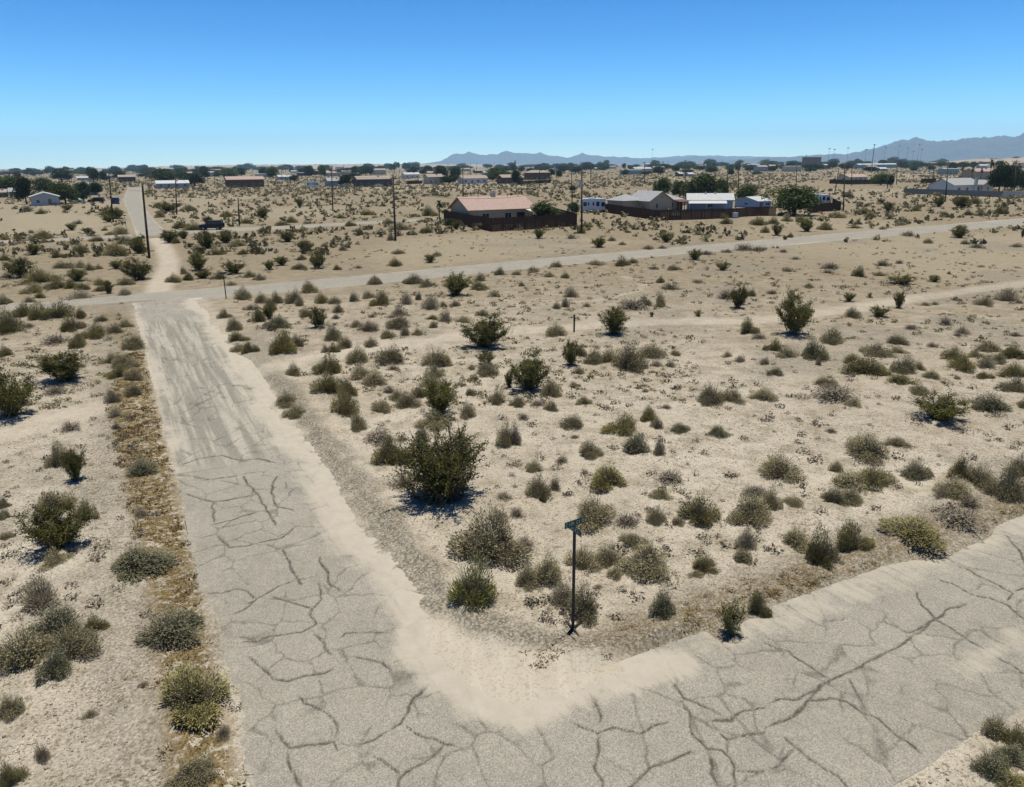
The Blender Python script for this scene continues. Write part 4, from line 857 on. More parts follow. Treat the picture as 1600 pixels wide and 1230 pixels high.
# ------------------------------------------------------------------ houses
ROOFS = {'pink': (.40, .285, .235), 'grey': (.33, .33, .32), 'white': (.47, .47, .455), 'tan': (.33, .27, .21), 'pale': (.52, .53, .52), 'brown': (.17, .11, .08), 'rust': (.33, .17, .12)}
WALLS = {'tan': (.46, .36, .26), 'brown': (.15, .095, .07), 'white': (.68, .67, .65), 'blue': (.33, .44, .58), 'greyblue': (.35, .42, .47), 'grey': (.42, .42, .44), 'teal': (.27, .38, .37), 'dark': (.10, .085, .075), 'green': (.13, .24, .17), 'cream': (.55, .48, .38), 'brick': (.22, .11, .08)}
def roofm(k):
    if 'roof_' + k in MATS: return MATS['roof_' + k]
    m, nt, p = nodes_of('roof_' + k, .85, .15); q = NT(nt)
    tc = nt.nodes.new('ShaderNodeTexCoord').outputs['Object']
    w = nt.nodes.new('ShaderNodeTexWave'); w.bands_direction = 'X'; w.inputs['Scale'].default_value = 1.1; w.inputs['Distortion'].default_value = .6; nt.links.new(tc, w.inputs['Vector'])
    n = q.noise(tc, 2.2, 6, .75); n2 = q.noise(tc, 11, 3, .7); c = ROOFS[k]
    f = q.math('ADD', q.math('ADD', q.ramp(n, .3, .7, -.16, .14), q.ramp(n2, .3, .7, -.14, .14)), q.math('ADD', q.math('MULTIPLY', w.outputs['Fac'], .10 if k in ('pink', 'tan', 'rust') else .03), .97))
    t = nt.nodes.new('ShaderNodeVectorMath'); t.operation = 'SCALE'; t.inputs[0].default_value = c; q.put(q.math('MULTIPLY', f, ALB), t.inputs['Scale'])
    nt.links.new(t.outputs[0], p.inputs['Base Color']); MATS['roof_' + k] = m; return m
def wallm(k): return plain('wall_' + k, WALLS[k], .9, .1, .10, .9)
GLASS = plain('window_glass', (.02, .025, .03), .12, .5, .05)
TRIM = plain('white_trim', (.62, .61, .58), .6, .2, .05)
DOORM = plain('door_paint', (.20, .14, .10), .6, .2, .1)
def window(parent, x, z, w, h, y, face='front'):
    m = MB(); 
    def bx(x0, x1, d0, d1, a0, a1):
        if face == 'front': m.box(x0, x1, y - d1, y - d0, a0, a1)
        elif face == 'left': m.box(y - d1, y - d0, x0, x1, a0, a1)
        else: m.box(y + d0, y + d1, x0, x1, a0, a1)
    t = .07
    bx(x - w / 2, x + w / 2, .0, .06, z, z + t); bx(x - w / 2, x + w / 2, .0, .06, z + h - t, z + h)
    bx(x - w / 2, x - w / 2 + t, .0, .06, z + t, z + h - t); bx(x + w / 2 - t, x + w / 2, .0, .06, z + t, z + h - t); bx(x - .03, x + .03, .0, .05, z + t, z + h - t)
    f = m.build('window', TRIM, parent); m = MB(); bx(x - w / 2 + t, x + w / 2 - t, .002, .03, z + t, z + h - t); m.build('pane', GLASS, f)
def gable_body(parent, L, W, wh, rh, roof, wall, ov=.5, x0=0.0, y0=0.0, hip=False, th=.14, axis='x', name='wall'):
    """walls with gable ends and a two-slope (or hipped) roof; ridge along axis"""
    m = MB()
    if axis == 'x':
        if hip: m.box(x0 - L / 2, x0 + L / 2, y0 - W / 2, y0 + W / 2, -.3, wh)
        else: m.prismx([(y0 - W / 2, -.3), (y0 + W / 2, -.3), (y0 + W / 2, wh), (y0, wh + rh), (y0 - W / 2, wh)], x0 - L / 2, x0 + L / 2)
    else: m.prism([(x0 - L / 2, -.3), (x0 + L / 2, -.3), (x0 + L / 2, wh), (x0, wh + rh), (x0 - L / 2, wh)], y0 + W / 2, y0 - W / 2)
    m.build(name, wallm(wall), parent)
    r = MB()
    if axis == 'x':
        k = ov * rh / (W / 2); e = wh - k + th + .02; p = wh + rh + th + .02
        ya, yb, xa, xb = y0 - W / 2 - ov, y0 + W / 2 + ov, x0 - L / 2 - ov, x0 + L / 2 + ov
        i = min(W / 2 + ov, L / 2) if hip else 0
        r.slab([(xa, ya, e), (xb, ya, e), (xb - i, y0, p), (xa + i, y0, p)], th); r.slab([(xb, yb, e), (xa, yb, e), (xa + i, y0, p), (xb - i, y0, p)], th)
        if hip: r.slab([(xa, yb, e), (xa, ya, e), (xa + i, y0, p)], th); r.slab([(xb, ya, e), (xb, yb, e), (xb - i, y0, p)], th)
    else:
        k = ov * rh / (L / 2); e = wh - k + th + .02; p = wh + rh + th + .02
        ya, yb, xa, xb = y0 - W / 2 - ov, y0 + W / 2 + ov, x0 - L / 2 - ov, x0 + L / 2 + ov
        r.slab([(xa, yb, e), (xa, ya, e), (x0, ya, p), (x0, yb, p)], th); r.slab([(xb, ya, e), (xb, yb, e), (x0, yb, p), (x0, ya, p)], th)
    ro = r.build('roof', roofm(roof), parent)
    return ro
def place(name, xl, xr, yb, rot, W, frac=.5):
    """an Empty for a house spanning the given picture columns, with its real length"""
    c = ground_pt((xl + xr) / 2, yb); z = depth_of(c); app = (xr - xl) * z / FPX
    v = math.atan2(c[0], c[1]); a = rot + v
    L = max(4.5, (app - W * abs(math.sin(a))) / max(.35, abs(math.cos(a))))
    P = c + c / np.hypot(*c) * W * .5
    return root_at(name, P, rot), L, z
G = GA
def simple_house(xl, xr, yb, yt, roof, wall, desc, rot=None, kind='gable', W=8.0, cat='house', wh=None):
    rot = G if rot is None else rot
    o, L, z = place('house', xl, xr, yb, rot, W)
    tot = max(2.6, (yb - yt) * z / FPX); rh = min(1.6, tot * .36) if kind != 'flat' else .25; wh_ = tot - rh
    gable_body(o, L, W, wh_, rh, roof, wall, .45 if tot > 3 else .25, hip=(kind == 'hip'))
    n = max(1, int(L / 5))
    for i in range(n + 1):
        x = -L / 2 + L * (i + .5) / (n + 1)
        if i == n // 2:
            MB().box(x - .5, x + .5, -W / 2 - .05, -W / 2 - .003, 0, min(2.1, wh_ - .2)).build('door', DOORM, o)
        else: window(o, x, min(.95, wh_ * .4), 1.5, min(1.15, wh_ * .42), -W / 2)
    window(o, 0, min(.95, wh_ * .4), 1.3, min(1.1, wh_ * .42), -L / 2, 'left')
    if rnd.random() < .6: MB().box(L * .12, L * .12 + .9, -W * .22, -W * .22 + .9, wh_ + rh * .4, wh_ + rh * .5 + .95).build('roof_cooler', plain('cooler_metal', (.5, .5, .48), .5, .4), o)
    reg(o, desc, cat, (xl + xr) / 2); return o

# the tan house with pink tiles inside the board fence
o, L, z = place('house', 703, 834, 350, G, 9.0)
wh = 2.9; gable_body(o, L, 9.0, wh, 2.1, 'pink', 'tan', .55)
m = MB().box(-.45 + L * .02, .45 + L * .02, -.4, .4, wh + 1.2, wh + 3.0); m.build('chimney', wallm('cream'), o)
for dx in (-.22, .25, .42): MB().tube([(L * dx, -.3, wh + 1.6), (L * dx, -.3, wh + 2.75)], .06, 6).build('vent_pipe', plain('vent_metal', (.25, .2, .18)), o)
window(o, L * .10, .95, 1.5, 1.2, -4.5); window(o, -L * .25, .95, 1.5, 1.2, -4.5)
MB().box(L * .24, L * .24 + 1.7, -4.56, -4.503, 0, 2.1).build('door', GLASS, o)
m = MB().slab([(L * .36, -7.2, 2.35), (L * .5, -7.2, 2.35), (L * .5, -4.6, 2.75), (L * .36, -4.6, 2.75)], .1)
for xx in (.365, .495): m.box(L * xx - .06, L * xx + .06, -7.1, -6.98, 0, 2.3)
m.build('porch_roof', plain('cream_patio_cover', (.6, .53, .4)), o)
tag(o, 'tan stucco house with pink tile roof inside brown board fence', 'house')

# the grey-roofed house with a front gable
o, L, z = place('house', 985, 1066, 331, G, 8.5)
wh = 2.7; gable_body(o, L, 8.5, wh, 1.7, 'grey', 'tan', .5, hip=True)
gable_body(o, 6.5, 8.6, wh - .02, 1.95, 'grey', 'tan', .45, x0=-L / 2 + 1.2, y0=-1.6, axis='y', name='gable_wall')
gable_body(o, 6.0, 6.5, wh - .05, 1.2, 'grey', 'tan', .4, x0=-L / 2 - 3.6, y0=1.6, hip=True, name='wing_wall')
window(o, -L / 2 + 1.2, wh + .35, .55, .8, -5.9); window(o, -L / 2 + 5.6, .8, 1.2, 1.3, -4.25); window(o, L * .08, 1.5, .9, .5, -4.25); window(o, -L / 2, .8, .8, 1.3, -5.9)
MB().box(L * .30, L * .30 + 1.6, -4.32, -4.253, 0, 2.1).build('door', GLASS, o)
m = MB().slab([(L * .16, -6.9, 2.3), (L * .5, -6.9, 2.3), (L * .5, -4.8, 2.5), (L * .16, -4.8, 2.5)], .1)
for xx in (.17, .33, .49): m.box(L * xx - .07, L * xx + .07, -6.8, -6.66, 0, 2.25)
m.build('porch', plain('red_brown_porch', (.2, .09, .06)), o)
tag(o, 'tan house with grey shingle roof and front gable behind board fence', 'house')

# the blue house with white roof and lean-to
o, L, z = place('house', 1072, 1143, 330, G - R(38), 8.0)
wh = 2.6; gable_body(o, L, 8.0, wh, 1.3, 'white', 'blue', .4)
m = MB().slab([(-L / 2, -7.2, 2.0), (L * .35, -7.2, 2.0), (L * .35, -4.45, 2.5), (-L / 2, -4.45, 2.5)], .08)
for xx in (-.48, -.1, .33): m.box(L * xx - .06, L * xx + .06, -7.1, -6.98, 0, 1.95)
m.build('lean_to', plain('pale_tin', (.55, .53, .5), .5, .4), o)
window(o, -1.6, .9, 1.0, 1.2, L / 2, 'right'); window(o, 1.4, .9, 1.0, 1.2, L / 2, 'right'); window(o, 0, .9, 1.2, 1.1, -4.0)
for dx in (-.1, .12): MB().box(L * dx - .2, L * dx + .2, -.7, -.3, wh + .9, wh + 1.75).build('roof_vent', TRIM, o)
tag(o, 'pale blue house with white metal roof and lean-to, behind the board fence', 'house')

# the white house with the garage behind the block wall
o, L, z = place('house', 1455, 1526, 303, G, 9.0)
wh = 2.9; gable_body(o, L, 9.0, wh, 2.0, 'grey', 'white', .5)
gable_body(o, 6.5, 7.0, wh - .3, 1.6, 'grey', 'white', .4, x0=L / 2 + 4.2, y0=-1.0, axis='y', name='garage_wall')
MB().box(L * .26 - .6, L * .26 + .6, -5.1, -4.5, -.2, wh + 2.3).build('chimney', wallm('white'), o)
window(o, -L * .3, .8, 1.6, 1.3, -4.5); window(o, 0, .8, 1.4, 1.3, -4.5); MB().box(L * .42 - .5, L * .42 + .5, -4.56, -4.503, 0, 2.1).build('door', DOORM, o)
window(o, L / 2 + 4.2, .8, 1.0, 1.2, -4.5)
tag(o, 'white house with grey roof, chimney and side gable behind grey block wall', 'house')

# the white gabled house at the far left
o, L, z = place('house', 52, 92, 322, G - R(70), 8.0)
Lw = (92 - 52) * z / FPX * .96; gable_body(o, Lw, 11.0, 2.7, 1.2, 'white', 'grey', .4, axis='y')
o.rotation_euler = (0, 0, math.atan2(-o.location.x, o.location.y) * 1.0)
window(o, -Lw * .25, .8, 1.0, 1.1, -5.5); MB().box(Lw * .1, Lw * .1 + .9, -5.56, -5.503, 0, 2.0).build('door', DOORM, o)
MB().box(-Lw / 2 + .02, Lw / 2 - .02, -5.6, -5.505, -.1, .45).build('skirting', plain('pale_skirting', (.5, .52, .56)), o)
tag(o, 'grey gabled house with bright white roof edge among trees at left', 'house')

HOUSES = [(246,294,294,283,'pale','greyblue','long pale-roofed blue-grey house'),(354,412,293,277,'pink','brown','pink-roofed brown house'),(399,425,277,272,'white','grey','white-roofed mobile home'),(433,457,281,274,'white','greyblue','white-roofed blue-grey cabin'),(464,486,275,270,'white','dark','white flat canopy shed'),
 (508,536,291,279,'grey','teal','teal house with grey roof'),(553,613,292,276,'tan','dark','long dark house with tan roof'),(577,603,273,264,'pink','rust' if False else 'cream','pink-roofed cream house'),(628,656,279,270,'white','white','white low house'),(662,693,288,273,'tan','cream','tan-roofed house with garage'),(666,679,274,268,'pink','cream','pink-roofed small house'),
 (715,762,287,275,'tan','white','white house with tan roof'),(753,765,274,268,'white','greyblue','white-roofed small house'),(776,818,287,274,'tan','brown','brown house with tan roof'),(719,735,268,263,'pink','cream','distant pink-roofed house'),(819,860,281,267,'tan','brown','brown hip-roofed house with tan roof'),(900,918,266,259,'pink','cream','distant pink-roofed house'),(866,884,268,263,'white','grey','white-roofed mobile home'),
 (927,946,266,262,'white','cream','cream low house'),(968,1003,273,266,'pale','teal','teal mobile home'),(986,1018,271,262,'white','grey','white-roofed grey house'),(1056,1066,276,269,'white','dark','white-roofed shed'),(1070,1084,276,270,'white','grey','grey shed'),(1080,1098,263,258,'pink','cream','distant pink-roofed house'),(1100,1114,262,257,'pale','cream','distant cream house'),(1178,1199,268,259,'pink','greyblue','pink-roofed grey house'),
 (1198,1212,267,258,'pink','brown','pink-roofed brown cabin'),(1222,1251,268,260,'white','cream','white-roofed long mobile home'),(1272,1283,264,259,'white','white','white shed'),(1283,1297,264,257,'pale','grey','grey cabin'),(1310,1353,284,273,'pink','cream','pink-roofed house behind brown fence'),(1338,1398,263,256,'pale','teal','long teal warehouse'),(1466,1495,273,264,'white','teal','white-topped teal mobile home'),(1506,1553,281,264,'pink','tan','large pink-roofed house'),
 (1452,1470,259,254,'pink','cream','distant pink-roofed house'),(1478,1492,259,253,'tan','cream','distant tan-roofed house'),(1508,1528,260,253,'tan','cream','distant tan-roofed house'),(1583,1602,262,253,'pink','cream','distant pink-roofed house'),(187,211,284,274,'tan','dark','dark gabled house'),(122,138,282,276,'white','grey','white-roofed house'),(325,341,276,268,'grey','grey','grey house'),(288,300,276,269,'pink','cream','pink-roofed cream house'),(20,34,309,295,'grey','green','green shed'),(-8,12,309,297,'tan','brown','brown shed'),(133,152,305,286,'grey','greyblue','blue-grey two-storey house'),(1163,1188,326,311,'white','blue','blue shed with white roof')]
for q in range(34):
    x = rnd.random() * 1600; y = 262.5 + 11 * rnd.random() ** 1.6 - (x - 800) * .0094; w = 10 + 17 * rnd.random(); c_ = rnd.choice([('pink', 'cream'), ('tan', 'cream'), ('white', 'grey'), ('pale', 'tan'), ('grey', 'white'), ('tan', 'brown')])
    HOUSES.append((x - w / 2, x + w / 2, y, y - 4 - 3.5 * rnd.random(), c_[0], c_[1], 'tiny distant %s house, %s roof' % (c_[1], {'white': 'pale metal'}.get(c_[0], c_[0]))))
for h in HOUSES:
    yt = h[3]; W = 8.0 if h[1] - h[0] > 18 else 5.5
    simple_house(h[0], h[1], h[2], yt, h[4], h[5], h[6], G if 'mobile' not in h[6] else G - R(15), 'hip' if 'hip' in h[6] else ('flat' if ('canopy' in h[6] or 'mobile' in h[6]) else 'gable'), W)
# brown block building on the skyline
o, L, z = place('building', 1253, 1281, 262, G - R(27), 16)
hh = 15 * z / FPX; MB().box(-L / 2, L / 2, -8, 8, -.5, hh).build('wall', wallm('brick'), o); MB().box(-L / 2 - .3, L / 2 + .3, -8.3, 8.3, hh + .003, hh + .8).build('parapet', wallm('brown'), o)
MB().tube([(-L * .36, 0, hh), (-L * .36, 0, hh + 6)], .5, 6).build('mast', POLEWOOD, o)
for i in range(5): window(o, -L / 2 + L * (i + .5) / 5, hh * .4, L * .1, hh * .2, -8)
tag(o, 'tall red-brown block building on the skyline right of centre', 'building')

# ------------------------------------------------------------------ fences and walls
FENCEWOOD = plain('brown_fence_boards', (.085, .045, .03), .85, .1, .35, 2.5)
def board_fence(corners, h, label, mat=FENCEWOOD, step=2.4):
    pts = gp(corners); o = root_at('board_fence', pts[0]); O = np.array(o.location)
    for (a, b) in zip(pts[:-1], pts[1:]):
        Ls = np.hypot(*(b - a)); n = max(1, int(round(Ls / step)))
        for i in range(n):
            p = a + (b - a) * i / n; q = a + (b - a) * (i + 1) / n; d = (q - p) / np.hypot(*(q - p)); nn = np.array([-d[1], d[0]]); m = MB(); w = np.hypot(*(q - p)); nb = 12
            zb = z0(p) - O[2]
            for j in range(nb):
                x0_, x1_ = w * j / nb + .012, w * (j + 1) / nb - .012; off = .012 * (j % 2); hh = h + .05 * rnd.random()
                c = [p + d * x0_ + nn * off, p + d * x1_ + nn * off, p + d * x1_ + nn * (off + .025), p + d * x0_ + nn * (off + .025)]
                k = len(m.v); m.v += [(e[0] - O[0], e[1] - O[1], zb - .25) for e in c] + [(e[0] - O[0], e[1] - O[1], zb + hh) for e in c]
                m.f += [tuple(k + t for t in f) for f in ((0, 1, 5, 4), (1, 2, 6, 5), (2, 3, 7, 6), (3, 0, 4, 7), (4, 5, 6, 7))]
            m.build('fence_panel', mat, o)
            MB().box(p[0] - O[0] - .06, p[0] - O[0] + .06, p[1] - O[1] + .05, p[1] - O[1] + .17, zb - .3, zb + h + .03).build('post', mat, o)
    tag(o, label, 'fence'); return o
board_fence([(694, 347), (712, 350), (768, 362), (901, 354), (868, 343)], 2.3, 'dark brown board fence around the tan house')
board_fence([(938, 331), (962, 335), (1030, 346), (1128, 342)], 2.0, 'dark brown board fence in front of the grey-roofed house')
board_fence([(1128, 342), (1200, 338), (1212, 338)], 1.9, 'dark board fence in front of the blue house')
board_fence([(1262, 333), (1313, 329), (1300, 321)], 1.9, 'dark board fence right of the large yard tree')
board_fence([(1296, 287), (1330, 289), (1392, 288)], 2.2, 'brown board fence before the pink-roofed house near the leaning pole')
board_fence([(636, 288), (660, 287)], 2.0, 'low brown fence left of the garage house')
board_fence([(806, 289), (861, 286)], 1.9, 'dark fence under the brown hip-roofed house')
board_fence([(1439, 287), (1462, 286)], 2.2, 'dark fence left of the white walled house')
def block_wall(corners, h, label, c):
    pts = gp(corners); o = root_at('block_wall', pts[0]); O = np.array(o.location); mat = plain('block_wall_%d' % int(c[0] * 100), c, .9, .1, .12, 1.5)
    for (a, b) in zip(pts[:-1], pts[1:]):
        d = (b - a) / np.hypot(*(b - a)); nn = np.array([-d[1], d[0]]) * .1
        for nm, z_0, z_1, g_ in (('wall', -.4, h, 1.0), ('cap', h + .003, h + .08, 1.4)):
            m = MB(); c4 = [a - nn * g_, b - nn * g_, b + nn * g_, a + nn * g_]
            m.v = [(e[0] - O[0], e[1] - O[1], z_0) for e in c4] + [(e[0] - O[0], e[1] - O[1], z_1) for e in c4]
            m.f = [(0, 1, 5, 4), (1, 2, 6, 5), (2, 3, 7, 6), (3, 0, 4, 7), (4, 5, 6, 7)]; m.build(nm, mat, o)
    tag(o, label, 'wall')
block_wall([(1412, 303), (1470, 305), (1565, 309)], 1.75, 'long grey block wall in front of the white house', (.22, .21, .20))
block_wall([(1566, 309), (1640, 308)], 1.75, 'pale block wall at the right edge', (.50, .49, .47))

# ------------------------------------------------------------------ utility poles, wires, signs
POLES = [(222,285,233,403,1),(170,272,177,347,1),(274,269,276,336,1),(372,309,374,353,0),(518,265,520,329,1),(614,274,618,377,1),(723,262,724,310,1),(893,262,894,316,1),(909,266,909,365,1),(1036,252,1036,288,1),(1137,262,1136,318,1),(1154,254,1154,296,1),(1245,252,1244,293,1),(1320,256,1318,330,1),(1311,264,1304,302,0),(1331,256,1331,291,1),(1367,251,1367,272,1),(1402,250,1401,289,1),(1482,252,1477,316,1),(1459,254,1459,282,1),(1526,262,1526,278,1),(1588,250,1584,308,1),(1387,272,1387,295,0),
 (5,265,7,288,2),(15,265,16,284,2),(20,266,20,285,2),(26,264,27,284,2),(52,264,52,276,2),(111,268,112,286,1),(136,264,136,279,1),(178,262,179,272,2),(207,262,207,271,2),(213,261,213,271,2),(227,261,228,291,2),(233,262,233,293,2),(236,267,236,294,2),(247,262,247,272,2),(269,261,269,271,2),(283,260,283,272,2),(335,260,336,291,1),(363,262,364,290,1),(373,260,373,271,2),(394,260,394,279,2),(440,263,441,288,1),(446,259,446,270,2),(461,258,462,271,2),(480,276,480,292,1),(500,269,501,286,1),(513,259,513,269,2),(537,257,537,276,2),(592,257,592,269,2),(608,258,608,270,2),(656,255,656,273,2),(700,256,700,275,2),(735,256,735,276,2),(745,255,745,273,2),(772,255,772,269,2),(843,256,843,294,1),(829,257,829,268,2),(858,256,858,268,2),(882,255,882,272,2),(923,254,923,286,2),(1007,253,1007,286,2),(1044,252,1044,269,2),(1071,250,1071,290,1),(1086,252,1086,264,2),(1129,251,1129,262,2),(1262,250,1262,264,2),(1348,252,1348,272,2),(1297,252,1297,266,2),(1560,254,1560,270,2)]
pole_tops = {}
for (xt, yt, xb, yb, arm) in POLES:
    P = ground_pt(xb, yb); z = depth_of(P)
    # top point: on the viewing ray through (xt, yt) at the same depth
    d = (xt - CX) / FPX * _r + (CY - yt) / FPX * _u + _f; T = np.array([0, 0, CAM_H]) + d * z
    o = root_at('utility_pole', P); h = T[2] - o.location.z; lean = (np.array([T[0] - P[0], T[1] - P[1]]))
    rb = .17 if z < 300 else .15 + z * .00012
    MB().tube([(0, 0, -.4), (lean[0] * .5, lean[1] * .5, h * .5), (lean[0], lean[1], h)], [rb, rb * .85, rb * .7], 8).build('post', POLEWOOD, o, smooth=True)
    top = np.array([lean[0], lean[1], h])
    if arm:
        az = G if (arm == 1) else G + math.pi / 2
        c, s_ = math.cos(az + math.pi / 2), math.sin(az + math.pi / 2)
        m = MB(); t = .07 if z < 300 else .10
        m.tube([(top[0] - c * 1.2, top[1] - s_ * 1.2, h - .45), (top[0] + c * 1.2, top[1] + s_ * 1.2, h - .45)], t, 4); m.build('crossarm', POLEWOOD, o)
        for q in (-1.1, -.45, 1.1): MB().tube([(top[0] + c * q, top[1] + s_ * q, h - .40), (top[0] + c * q, top[1] + s_ * q, h - .18)], .06, 5).build('insulator', plain('insulator', (.22, .2, .18), .3, .5), o)
    if xb in (233,): MB().tube([(.1, 0, .9), (.75, .1, .95)], .05, 5).build('side_bar', POLEWOOD, o)  # short dark bar to the right, low on this pole
    if xb in (909,): MB().tube([(-.42, -.12, h - 2.6), (-.42, -.12, h - 1.7)], .28, 10).build('transformer', plain('transformer_grey', (.45, .47, .48), .5, .4), o)
    pole_tops[xb] = np.array([P[0] + lean[0], P[1] + lean[1], o.location.z + h])
    desc = 'leaning bare wooden pole' if xb == 1304 else ('tall dark wooden utility pole' if yb > 318 else ('short bare wooden pole' if arm == 0 else ('wooden utility pole' if yb > 284 else 'thin distant utility pole')))
    reg(o, desc, 'utility pole', xb, 'utility poles across the plain')
WIRE = plain('black_cable', (.02, .02, .02), .6, .2, .05)
def cable(a, b, drop, rad, sag, la):
    p, q = pole_tops[a] - np.array([0, 0, drop]), pole_tops[b] - np.array([0, 0, drop]); pts = []
    for i in range(17):
        u = i / 16; c = p + (q - p) * u; c[2] -= sag * 4 * u * (1 - u); pts.append(tuple(c))
    tag(MB().tube(pts, rad, 4).build('overhead_cable', WIRE), la, 'cable', 'cables strung between the poles')
for a, b, la in ((177, 276, 'black cable between the two left poles by the far street'), (276, 374, 'black cable dropping to the short pole beside the black car'), (374, 520, 'black cable rising right from the short bare pole'), (233, 618, 'long cable from the dirt-track pole to the next pole right'), (618, 909, 'long cable from the tan house pole to the transformer pole'), (909, 1318, 'long cable from the transformer pole to the yard-tree pole'), (520, 724, 'cable above the olive scrub left of the tan house')):
    cable(a, b, 2.4 if b != 374 and a != 374 else .5, .022, 1.6, la)
for a, b, nm in ((233, 618, 'dirt-track pole and the pole left of the tan house'), (618, 909, 'pole left of the tan house and the transformer pole'), (909, 1318, 'transformer pole and the yard-tree pole'), (1318, 1477, 'yard-tree pole and the pole before the white house')):
    cable(a, b, .42, .013, 1.3, 'high thin wire between the ' + nm)
# floodlight masts of the sports field
FLOOD = [(1292,234,263),(1300,235,263),(1321,233,263),(1349,235,262),(1361,228,263),(1379,232,261),(1400,230,261),(1414,233,260),(1423,238,260),(1431,228,260),(1436,235,260),(1018,235,263)]
for n, (x, yt, yb) in enumerate(FLOOD):
    P = ground_pt(x, yb + 8); z = depth_of(P); o = root_at('light_mast', P); h = (yb + 8 - yt) * z / FPX
    r0 = .45 if x == 1361 else .15
    MB().tube([(0, 0, -.4), (0, 0, h * .6), (0, 0, h)], [r0, r0 * .8, r0 * .55], 8).build('mast', plain('galvanised_mast', (.2, .2, .21), .5, .4), o)
    MB().box(-.9, .9, -.25, .25, h - .5, h + .2).build('lamp_bank', plain('lamp_bank', (.25, .25, .26), .4, .4), o)
    reg(o, 'thick tall light mast' if x == 1361 else 'thin tall light mast on the skyline', 'light mast', x, 'light masts on the skyline')

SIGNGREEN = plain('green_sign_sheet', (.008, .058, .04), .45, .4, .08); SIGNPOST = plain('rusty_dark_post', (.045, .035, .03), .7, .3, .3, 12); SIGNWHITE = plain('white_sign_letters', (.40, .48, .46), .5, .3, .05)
def street_sign(px, pyb, pyt, label, glyphs=True, blades=((-.30, .72), (.60, .72))):
    P = ground_pt(px, pyb); z = depth_of(P); o = root_at('street_sign', P)
    ang = math.atan2(CAM_H, np.hypot(*P)); d = (px - CX) / FPX * _r + (CY - pyt) / FPX * _u + _f
    h = CAM_H + d[2] * (np.hypot(*P) / np.hypot(d[0], d[1])) - o.location.z
    MB().box(-.035, .035, -.03, .03, -.3, h - .35).build('post', SIGNPOST, o)
    b1 = GA; yaw1, yaw2 = GA + R(3), GA + R(90)
    for n, (yaw, zz, Lb) in enumerate(((R(34), h - .16, .58), (R(-62), h - .33, .58))):
        bm = MB().box(-Lb / 2, Lb / 2, -.006, .006, 0, .155); b = bm.build('sign_blade', SIGNGREEN, o, (0, 0, zz), yaw)
        if glyphs:
            g_ = MB(); y = -.0085
            def bar(x0, x1, a, c): g_.box(x0, x1, y, -.0065, a, c)
            xs = [-.26, -.17, -.12, -.04, .05, .13, .21] if n == 0 else [-.25, -.16, -.06, .04, .14]
            for i, x in enumerate(xs):
                k = (i + n) % 4
                bar(x, x + .016, .035, .12)
                if k == 0: bar(x + .016, x + .055, .106, .12); bar(x + .016, x + .055, .035, .049)
                if k == 2: bar(x + .042, x + .058, .035, .12); bar(x + .016, x + .042, .106, .12); bar(x + .016, x + .042, .035, .049)
            g_.build('lettering', SIGNWHITE, b)
        MB().box(-.03, .03, -.03, .03, -.03, .0).build('bracket', SIGNPOST, b)
    return o, h
o, h = street_sign(895, 991, 812, '')
for a in (-69.5, 53, 110.5, 233):  # four thin dark bars forming an X around the post base
    a = R(a); MB().tube([(math.cos(a) * .02, math.sin(a) * .02, .07), (math.cos(a) * .2, math.sin(a) * .2, .035), (math.cos(a) * .40, math.sin(a) * .40, .02)], [.034, .03, .022], 5).build('base_bar', SIGNPOST, o)
tag(o, 'near green street name sign with two crossed blades on dark post', 'street sign')
o, h = street_sign(353.5, 467, 425, '', False); tag(o, 'small green street sign at the far crossing', 'street sign')
o, h = street_sign(198, 361, 336, '', False); tag(o, 'small distant sign post beside the far street corner', 'street sign')
# wooden stake on the lot
P = ground_pt(897, 520); o = root_at('wooden_stake', P); MB().box(-.055, .055, -.05, .05, -.3, 1.15).build('stake', POLEWOOD, o); MB().box(-.07, .07, -.065, .065, 1.153, 1.19).build('cap', POLEWOOD, o)
tag(o, 'single dark wooden stake on the open lot by the sandy track', 'stake')

